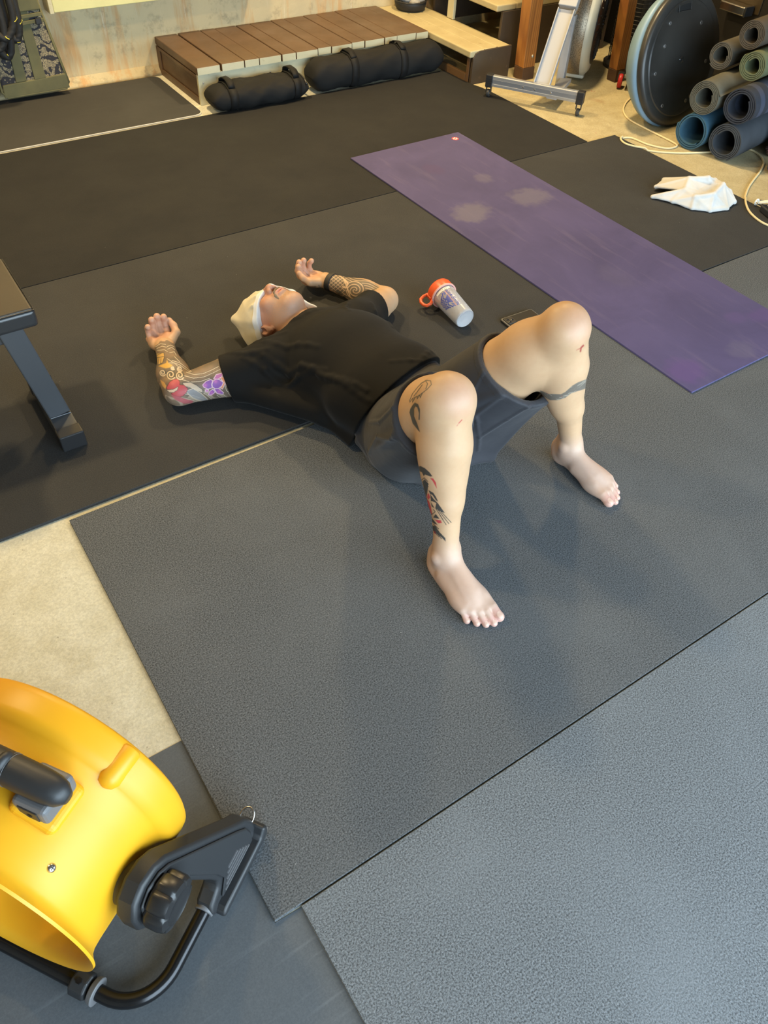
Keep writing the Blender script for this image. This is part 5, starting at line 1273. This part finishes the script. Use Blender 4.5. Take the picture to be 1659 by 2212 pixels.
for p_ in ([(366,384),(400,385),(430,430),(441,502),(425,470),(395,415)], [(303,555),(322,590),(326,612),(308,600)], [(335,560),(350,552),(366,600),(345,626),(330,600)], [(330,625),(350,640),(370,700),(385,790),(370,805),(350,740),(335,690)], [(414,854),(482,857),(497,890),(455,896)], [(400,990),(420,1000),(430,1032),(405,1016)]): D.poly(p_, RD, .92, 3)
for p_, w_ in (([(270,405),(300,380),(340,420)], 6), ([(276,432),(305,400),(346,452)], 6), ([(280,455),(305,425),(346,480)], 5), ([(430,725),(545,910)], 6), ([(455,740),(578,898)], 6), ([(485,755),(605,885)], 6), ([(400,910),(456,960)], 7), ([(440,1020),(490,1076)], 6), ([(405,1000),(460,1058)], 5), ([(375,800),(420,760),(400,735)], 6)): D.line(p_, w_, BK, .9)
# thigh: outlined shell and dark tentacle
D = Draw(DRAW_THIGHR, near_seg(V, HIPR, KNR)[0] < .11, 760, 760, 4.879)
D.poly([(640,560),(665,530),(700,545),(720,600),(717,712),(703,712),(708,640),(690,580),(672,572),(658,600),(658,680),(692,760),(722,850),(700,832),(640,760),(605,640),(615,600)], (.045,.060,.065), .92, 4)
for p_ in ([(605,520),(640,440),(700,370),(740,330),(790,303),(832,312),(838,350),(800,390),(760,420),(700,460),(640,490),(610,530)], [(655,465),(745,348)], [(780,310),(800,340),(780,390)], [(690,465),(690,490),(715,455)], [(720,455),(722,480),(745,430)], [(645,495),(640,530),(665,485)]): D.line(p_, 6, (.06,.075,.075), .85)
# band around the other calf
D = Draw(DRAW_CALFL, near_seg(V, KNL, ANL)[0] < .085, 980, 640, 4.1475)
pb = 1-ss(D.sd([(770,840),(850,872),(960,876),(1000,855),(1060,800),(1110,770),(1230,725),(1225,815),(1110,850),(1050,870),(1000,910),(930,932),(860,932),(770,880)]), -5, 4)
D.put(pb, (.085,.092,.088), .85); D.put(pb*ss(fbm(V[D.i], 260, 21), .25, .55), (.34,.30,.24), .8); D.put(pb*ss(fbm(V[D.i], 200, 33), .85, 1.0), (.5,.10,.08), .6)
cb_d, cb_t = near_seg(V, KNL, ANL); rest = np.ones(len(V), bool); rest[D.i] = False      # the band goes on round the calf
bw = (1-ss(np.abs(cb_t - .375 - .03*np.sin(V[:, 0]*40)), .028, .036))*(cb_d < .085)*rest; tint(.85*bw, (.085,.092,.088)); tint(.6*bw*ss(fbm(V, 260, 21), .25, .55), (.34,.30,.24))
D.line([(1152,460),(1132,480),(1128,508)], 9, (.30,.03,.03), .9); D.line([(1130,484),(1095,500)], 5, (.36,.06,.05), .6)
D = Draw(DRAW_KNEER, near_seg(V, HIPR, KNR)[0] < .12, 760, 760, 4.879)
D.line([(1160,716),(1128,750)], 7, (.42,.06,.06), .85); D.line([(1128,750),(1108,778)], 4, (.45,.10,.09), .7)

person = thing('person', (1.08, 1.5, 0), 'person lying on the back in black shirt and dark shorts, knees bent, tattooed arms out', 'person')
ns = N('skin'); at_ = ns.new('ShaderNodeAttribute'); at_.attribute_name = 'paint'
v = ns.coord()
ns.set(col=ns.mix(ns.ramp(ns.noise(v, 60, 4, .7), .35, .7, 0, .14), at_.outputs[0], ns.mix(1.0, at_.outputs[0], (.80, .62, .52), 'MULTIPLY')), rough=.48, spec=.4, sss=.05)
ns.b.inputs['Subsurface Radius'].default_value = (.012, .004, .002)
ns.bump(ns.noise(v, 500, 3, .6), .12, .0006)
body = field_obj('body', V, F4, ns.m, person, col)
# moustache, wristband
MU = Field(tuple(hd(0, -.055, .09) - .06), tuple(hd(0, -.055, .09) + .06), .0012)
for q in (-1, 1): MU.chain([hd(.002*q, -.0405, .0985), hd(.014*q, -.0455, .0955), hd(.025*q, -.056, .0870), hd(.029*q, -.072, .0765)], [.0040, .0046, .0042, .0026], .004)
MU.op(lambda X, Y, Z: .0009*np.sin(X*2600+Y*900)*np.cos(Y*2100-Z*1500) + .0 - 1*(X < -9), MU.lo, MU.lo, 0) if False else None
Vm, Fm = MU.mesh(0); field_obj('moustache', Vm, Fm, mat('hair_brown_grey', (.17, .12, .075), .8, col2=(.30, .24, .17), ns=500, bump=.9, bs=900, bd=.002), person)
wd = unit(WRL-ELL); wb = ELL + (WRL-ELL)*.90
BD = slice_of(B, wb - .06, wb + .06, .0045)
BD.cut(wb + wd*.0115, wd).cut(wb - wd*.0115, -wd)
Vb, Fb = BD.mesh(1); Vb, Fb = biggest(Vb, Fb)
field_obj('wristband', Vb, Fb, mat('wristband_black', (.012, .012, .013), .6, bump=.2, bs=400), person)['label'] = 'black wristband'

# ---- T-shirt
SH = Field((.64, 1.32, -.004), (1.44, 2.04, .32), .0036)
SH.ell(PEL + sp_*.04, (.190, .14, .118), TA, .03).ell(PEL + sp_*.17 + ZUP*.010, (.205, .175, .126), TA, .05).ell(PEL + sp_*.36 + ZUP*.012, (.196, .19, .126), TA, .05)
SH.cap(SHR, A(1.04, 1.90, .095), .078, .086, .04).cap(SHL, A(1.04, 1.90, .095), .078, .086, .04)
dR = unit(ELR-SHR); dL = unit(ELL-SHL)
SH.cap(SHR, SHR + dR*.22, .078, .070, .03).cap(SHL, SHL + dL*.17, .078, .072, .03)
SH.tri((.73, 1.845, .045), (.87, 1.83, .055), (.895, 1.60, .05), .034, .04)            # cloth hanging between arm and side
SH.tri((.90, 1.66, .03), (.93, 1.42, .02), (1.0, 1.5, .08), .016, .04)
SH.tri((1.30, 1.78, .05), (1.33, 1.56, .05), (1.2, 1.6, .12), .020, .05)
# folds raised on the cloth
def ridge(Fd, pts, r_, k, dz=-.004):
    P = [A(x, y, Fd.top(x, y)+dz) for x, y in pts]
    out = []
    for a, b in zip(P[:-1], P[1:]):
        for t in np.linspace(0, 1, 4)[:-1]:
            q = a+(b-a)*t; out.append(A(q[0], q[1], Fd.top(q[0], q[1])+dz))
    out.append(P[-1])
    n_ = len(out)
    for i in range(n_-1):
        f0, f1 = math.sin(math.pi*(i+.3)/(n_-.4)), math.sin(math.pi*(i+1.3)/(n_+.6)); Fd.cap(out[i], out[i+1], max(.002, r_*f0), max(.002, r_*f1), k)
for pts, r_ in (([(.80, 1.86), (.87, 1.74), (.93, 1.62)], .010), ([(.765, 1.85), (.83, 1.76), (.90, 1.66)], .008), ([(.83, 1.90), (.90, 1.80), (.95, 1.70)], .007),
                ([(.89, 1.70), (.93, 1.58), (.97, 1.46)], .008), ([(.91, 1.63), (.94, 1.52), (.96, 1.43)], .006),
                ([(.74, 1.90), (.78, 1.86), (.84, 1.83)], .007), ([(.80, 1.92), (.86, 1.89), (.93, 1.87)], .007), ([(.96, 1.93), (1.0, 1.90), (1.08, 1.90)], .006),
                ([(1.20, 1.93), (1.15, 1.88), (1.12, 1.80)], .006), ([(1.27, 1.90), (1.25, 1.80), (1.22, 1.7)], .006), ([(1.08, 1.50), (1.16, 1.47), (1.25, 1.53)], .005)):
    ridge(SH, pts, r_*.62, .015)
SH.cut(SHR + dR*.158, unit(dR + A(0, .1, -.15)), (.60, 1.70, -.01), (.80, 2.05, .3))
SH.cut(SHL + dL*.120, unit(dL + A(.1, -.25, -.25)), (1.22, 1.80, -.01), (1.45, 2.05, .3))
SH.cut((1.024, 1.952, .10), (-.28, .95, .22), (.925, 1.87, .0), (1.13, 2.05, .3), .004)
hp = [A(1.335, 1.555, .10), A(1.02, 1.415, .23), A(.915, 1.455, .02)]
hn = unit(np.cross(hp[1]-hp[0], hp[2]-hp[0])); hn = hn if hn[1] < 0 else -hn
SH.cut(hp[1], hn)
for p_0, d_0, r_0 in ((SHR, dR, .062), (SHL, dL, .064)): SH.cap(p_0 + d_0*.10, p_0 + d_0*.26, r_0, r_0, .003, 's')
SH.op(lambda X, Y, Z: (Z-.0012) + 0*X + 0*Y, SH.lo, SH.lo + SH.h*A(*SH.n), .004, 's', pad=0)
m_shirt = mat('shirt_black', (.0040, .0037, .0033), .78, spec=.18, col2=(.0056, .0052, .0047), ns=9, bump=.18, bs=26, bd=.004, sheen=.04)
Vs, Fs = SH.mesh(1); Vs, Fs = biggest(Vs, Fs)
shirt = field_obj('t_shirt', Vs, Fs, m_shirt, person); shirt['label'] = 'black short-sleeved T-shirt'

# ---- shorts
ST = Field((.78, 1.02, -.004), (1.48, 1.72, .50), .0036)
ST.ell(PEL, (.184, .145, .112), TA, .03).ell(PEL + sp_*.13 + ZUP*.004, (.186, .14, .116), TA, .03)
tR = unit(KNR-HIPR); tL = unit(KNL-HIPL); LR = np.linalg.norm(KNR-HIPR); LL = np.linalg.norm(KNL-HIPL)
hemR = HIPR + tR*(LR*.73); hemL = HIPL + tL*(LL*.60)
def under(t): 
    q = -ZUP - t*(-ZUP@t); return unit(q)
uR, uL = under(tR), under(tL)
ST.cap(HIPR, HIPR + tR*(LR*.82), .120, .092, .03).cap(HIPR + uR*.03, hemR + tR*.06 + uR*.018, .115, .090, .03)
ST.cap(HIPL, HIPL + tL*(LL*.74), .122, .101, .03).cap(HIPL + uL*.03, hemL + tL*.07 + uL*.036, .115, .098, .03)
ST.tri(hemR + uR*.10, (1.030, 1.235, .014), (.952, 1.37, .016), .014, .03).tri(hemR + uR*.11, (1.030, 1.235, .014), (1.12, 1.25, .10), .012, .03)
ST.tri(hemL + uL*.12, (1.252, 1.205, .014), (1.12, 1.25, .10), .013, .03).tri((1.252, 1.205, .014), (1.030, 1.235, .014), (1.12, 1.27, .11), .012, .03)
ST.tri((.93, 1.43, .05), (.955, 1.36, .012), (1.0, 1.33, .10), .014, .03)
ST.tri((.925, 1.46, .09), (.930, 1.38, .045), (.985, 1.34, .16), .008, .012)       # pocket flap standing off
for a, b, r_ in ((HIPR + tR*.10 - uR*.09 + A(-.05, 0, 0), hemR - uR*.07 + A(-.07, 0, 0), .008), (HIPR + A(-.115, -.01, .0), hemR + A(-.10, .02, -.05), .009), (HIPL + tL*.06 - A(0, .118, .02), hemL - A(.03, .105, .03), .008), (HIPL + tL*.02 + uL*.12 + A(-.02, 0, 0), hemL + uL*.125, .008), (HIPL + tL*.12 + A(-.11, -.03, 0), hemL + A(-.09, -.06, -.02), .007)):
    ST.cap(a, b, r_, r_*.6, .02)
def crease(c0, c1, dirs, r_=.0035):
    P = []
    for i, d_ in enumerate(dirs):
        c = c0 + (c1-c0)*i/(len(dirs)-1); d_ = unit(d_); q = np.arange(.03, .22, .002); pts = c + q[:, None]*d_; val = ST.value(pts); k_ = np.nonzero(val > -.001)[0]
        P.append(pts[k_[0]] if len(k_) else pts[-1])
    ST.chain(P, [r_]*len(P), .007)
eLx = unit(np.cross(tL, uL)); eRx = unit(np.cross(tR, uR)); eLx = eLx if eLx[0] < 0 else -eLx; eRx = eRx if eRx[0] < 0 else -eRx
ax0, ax1 = HIPL + tL*.02, hemL + tL*.03
crease(ax0, ax1, [eLx + uL*.2, eLx + uL*.35, eLx + uL*.30]); crease(HIPL + tL*.12, ax1, [uL + eLx*.9, uL + eLx*.75, uL + eLx*.7]); crease(HIPL + tL*.16, hemL, [eLx + uL*.55, eLx - uL*.2, eLx - uL*.5], .0028); crease(HIPL + tL*.05, HIPL + tL*.17, [uL + eLx*.5, uL + eLx*.9, eLx + uL*.4], .003)
crease(HIPR + tR*.05, hemR, [eRx - uR*.3, eRx - uR*.1, eRx - uR*.2], .003); crease(HIPR + tR*.02, hemR - tR*.05, [eRx + uR*.4, eRx + uR*.2, eRx + uR*.5], .0035)
ST.cut(hemR, unit(tR + uR*.10), (.70, .95, .10), (1.06, 1.33, .55)).cut(hemL, unit(tL - uL*.16), (1.14, .95, .12), (1.6, 1.35, .55))
ST.cut(PEL + sp_*.20, sp_, (.8, 1.5, -.01), (1.5, 1.8, .4))
ST.cap(hemR - tR*.08, hemR + tR*.1, .084, .080, .004, 's').cap(hemR - tR*.06 + uR*.014, hemR + tR*.1 + uR*.016, .082, .080, .004, 's')
ST.cap(hemL - tL*.07, hemL + tL*.1, .096, .092, .004, 's').cap(hemL - tL*.06 + uL*.028, hemL + tL*.1 + uL*.030, .090, .088, .004, 's')
ST.op(lambda X, Y, Z: (Z-.0012) + 0*X + 0*Y, ST.lo, ST.lo + ST.h*A(*ST.n), .004, 's', pad=0)
m_short = mat('shorts_charcoal', (.026, .026, .031), .66, spec=.3, col2=(.034, .034, .040), ns=8, bump=.3, bs=18, bd=.005, sheen=.1)
Vt, Ft = ST.mesh(1); Vt, Ft = biggest(Vt, Ft)
shorts = field_obj('shorts', Vt, Ft, m_short, person); shorts['label'] = 'charcoal grey shorts'
for hm, nn_, lo_b, hi_b in ((hemR, unit(tR + uR*.10), (.70, .95, .10), (1.06, 1.33, .55)), (hemL, unit(tL - uL*.16), (1.14, .95, .12), (1.6, 1.35, .55))):
    HB = slice_of(ST, A(*lo_b), A(*hi_b), .0016); HB.cut(hm - nn_*.0005, nn_).cut(hm - nn_*.022, -nn_)
    Vh, Fh = HB.mesh(1); Vh, Fh = biggest(Vh, Fh); field_obj('hem', Vh, Fh, m_short, shorts)

# ---- towel laid over the eyes
TW = Field(tuple(HC + A(-.17, -.16, -.115)), tuple(HC + A(.17, .17, .13)), .0024)
TW.ell(hd(0, .030, -.012), (.086, .107, .104), (HX, HY, HZ), .02).ell(hd(0, -.030, .026), (.072, .078, .071), (HX, HY, HZ), .03)
for z0 in (.012, .05): TW.ell(A(*(HC + HY0*.022)[:2], z0), (.074, .086, .03), (HX, HY0, ZUP), .05)
CL = A(.891, 2.182, .056); CB = A(.908, 2.060, .006); CF = A(1.100, 2.026, .098)
TW.tri(hd(-.01, .110, .055), hd(-.078, .025, .02), CL, .008, .03).tri(CL, CB, hd(-.078, .025, -.02), .007, .03)
TW.tri(hd(.030, .010, .096), hd(.071, -.034, .047), hd(.072, .030, .045), .006, .016).tri(hd(.071, -.034, .047), hd(.082, -.098, -.012), hd(.092, .020, -.020), .006, .016).tri(hd(.071, -.034, .047), hd(.072, .030, .045), hd(.092, .020, -.020), .006, .02).tri(hd(.082, -.098, -.012), hd(.092, .020, -.020), A(1.088, 2.040, .008), .006, .02)
for a, b, r_ in ((hd(-.03, .03, .090), CL + A(.012, -.008, .012), .0045), (hd(-.058, .03, .070), CL + A(.012, -.04, -.012), .0045), (hd(-.075, .028, .03), A(.905, 2.105, .025), .004), (hd(-.005, .05, .092), CL + A(.03, .0, .03), .004)):
    TW.cap(a, b, r_*.25, r_, .014)
def face_gap(X, Y, Z):
    x = (X-HC[0])*HX[0] + (Y-HC[1])*HX[1] + (Z-HC[2])*HX[2]; y = (X-HC[0])*HY[0] + (Y-HC[1])*HY[1] + (Z-HC[2])*HY[2]
    return np.maximum(y - .006, x*.8 + y*.25 - .0445)
TW.op(face_gap, TW.lo, TW.lo + TW.h*A(*TW.n), .002, 's', pad=0)
TW.op(lambda X, Y, Z: (Z-.001) + 0*X + 0*Y, TW.lo, TW.lo + TW.h*A(*TW.n), .003, 's', pad=0)
EDG = slice_of(TW, TW.lo, TW.lo + TW.h*A(*TW.n), .0035)
EDG.op(lambda X, Y, Z: -(face_gap(X, Y, Z) - .017), EDG.lo, EDG.lo + EDG.h*A(*EDG.n), .002, 's', pad=0)
EDG.op(lambda X, Y, Z: (Z-.001) + 0*X + 0*Y, EDG.lo, EDG.lo + EDG.h*A(*EDG.n), .003, 's', pad=0)
ft = thing('face_towel', (.96, 2.10, 0), 'white towel draped over the eyes and head of the lying person', 'towel')
m_tow = mat('towel_cream', (.72, .66, .50), .9, spec=.2, col2=(.64, .57, .40), ns=14, bump=.35, bs=420, bd=.0012, sheen=.3)
Vw, Fw = TW.mesh(1); Vw, Fw = biggest(Vw, Fw); field_obj('cloth', Vw, Fw, m_tow, ft)
Ve, Fe = EDG.mesh(1); Ve, Fe = biggest(Ve, Fe); field_obj('folded_edge', Ve, Fe, mat('towel_white', (.76, .76, .74), .9, spec=.2, bump=.35, bs=420, bd=.0012, sheen=.3), ft)

# ------------------------------------------------------------------ crumpled white towel on the floor mat
CT = Field((2.98, 1.90, -.004), (3.42, 2.36, .13), .003)
def hump(pts, rs, k=.03): CT.chain([A(*p) for p in pts], rs, k)
CT.ell((3.21, 2.08, .0), (.115, .095, .040), None, .02)
CP = dict(p1=(3.030, 2.203, .010), p1b=(3.075, 2.120, .012), p2=(3.108, 2.258, .018), p3=(3.202, 2.292, .018), p3b=(3.255, 2.235, .012), t0=(3.130, 2.115, .055), t1=(3.195, 2.155, .078), t2=(3.265, 2.105, .086), t3=(3.305, 2.045, .070), t4=(3.330, 2.110, .060),
          r1=(3.362, 2.035, .030), r2=(3.372, 2.080, .012), f0=(3.105, 2.030, .010), f1=(3.165, 1.975, .008), f2=(3.255, 1.952, .008), f3=(3.335, 1.975, .010), v1=(3.175, 2.070, .045), v2=(3.250, 2.030, .044), v3=(3.290, 2.085, .058), m1=(3.205, 2.010, .060), m2=(3.130, 2.050, .048))
for tr_ in ('p1 p1b t0', 'p1 t0 v1', 'p2 t0 t1', 'p2 t1 p3', 'p3 t1 t2', 'p3 p3b t2', 't0 v1 t1', 't1 v1 v3', 't1 t2 v3', 't2 t4 v3', 'v3 t4 t3', 'v3 v2 t3', 'v1 v2 v3', 'p1b t0 m2', 'm2 t0 v1', 'm2 v1 m1', 'm1 v1 v2', 'm1 v2 t3', 'p1b m2 f0', 'f0 m2 f1', 'm2 m1 f1', 'm1 f1 f2', 'm1 t3 f2', 't3 f2 f3', 't3 r1 f3', 't3 t4 r1', 't4 r1 r2', 't2 t4 p3b', 't4 r2 p3b'):
    CT.tri(*[CP[q] for q in tr_.split()], .0055, .011)
for a, b, r_ in (('p1', 't0', .005), ('p2', 't1', .006), ('t1', 't2', .007), ('m2', 'm1', .008), ('m1', 't3', .007), ('t4', 't3', .006), ('t3', 'f2', .006), ('p3', 't2', .008), ('r1', 'f3', .010), ('f1', 'f2', .008)): CT.cap(CP[a], CP[b], r_, r_, .008)
CT.op(lambda X, Y, Z: (Z-.0012) + 0*X + 0*Y, CT.lo, CT.lo + CT.h*A(*CT.n), .003, 's', pad=0)
Vc, Fc = CT.mesh(3); Vc, Fc = biggest(Vc, Fc)
ct = field_obj('crumpled_towel', Vc, Fc, mat('towel_floor_white', (.54, .53, .51), .9, spec=.15, col2=(.47, .42, .34), ns=9, lo=.5, hi=.8, bump=.4, bs=380, bd=.0015, sheen=.3), None)
tag(ct, 'crumpled white towel lying on the black mat beside the purple mat', 'towel')
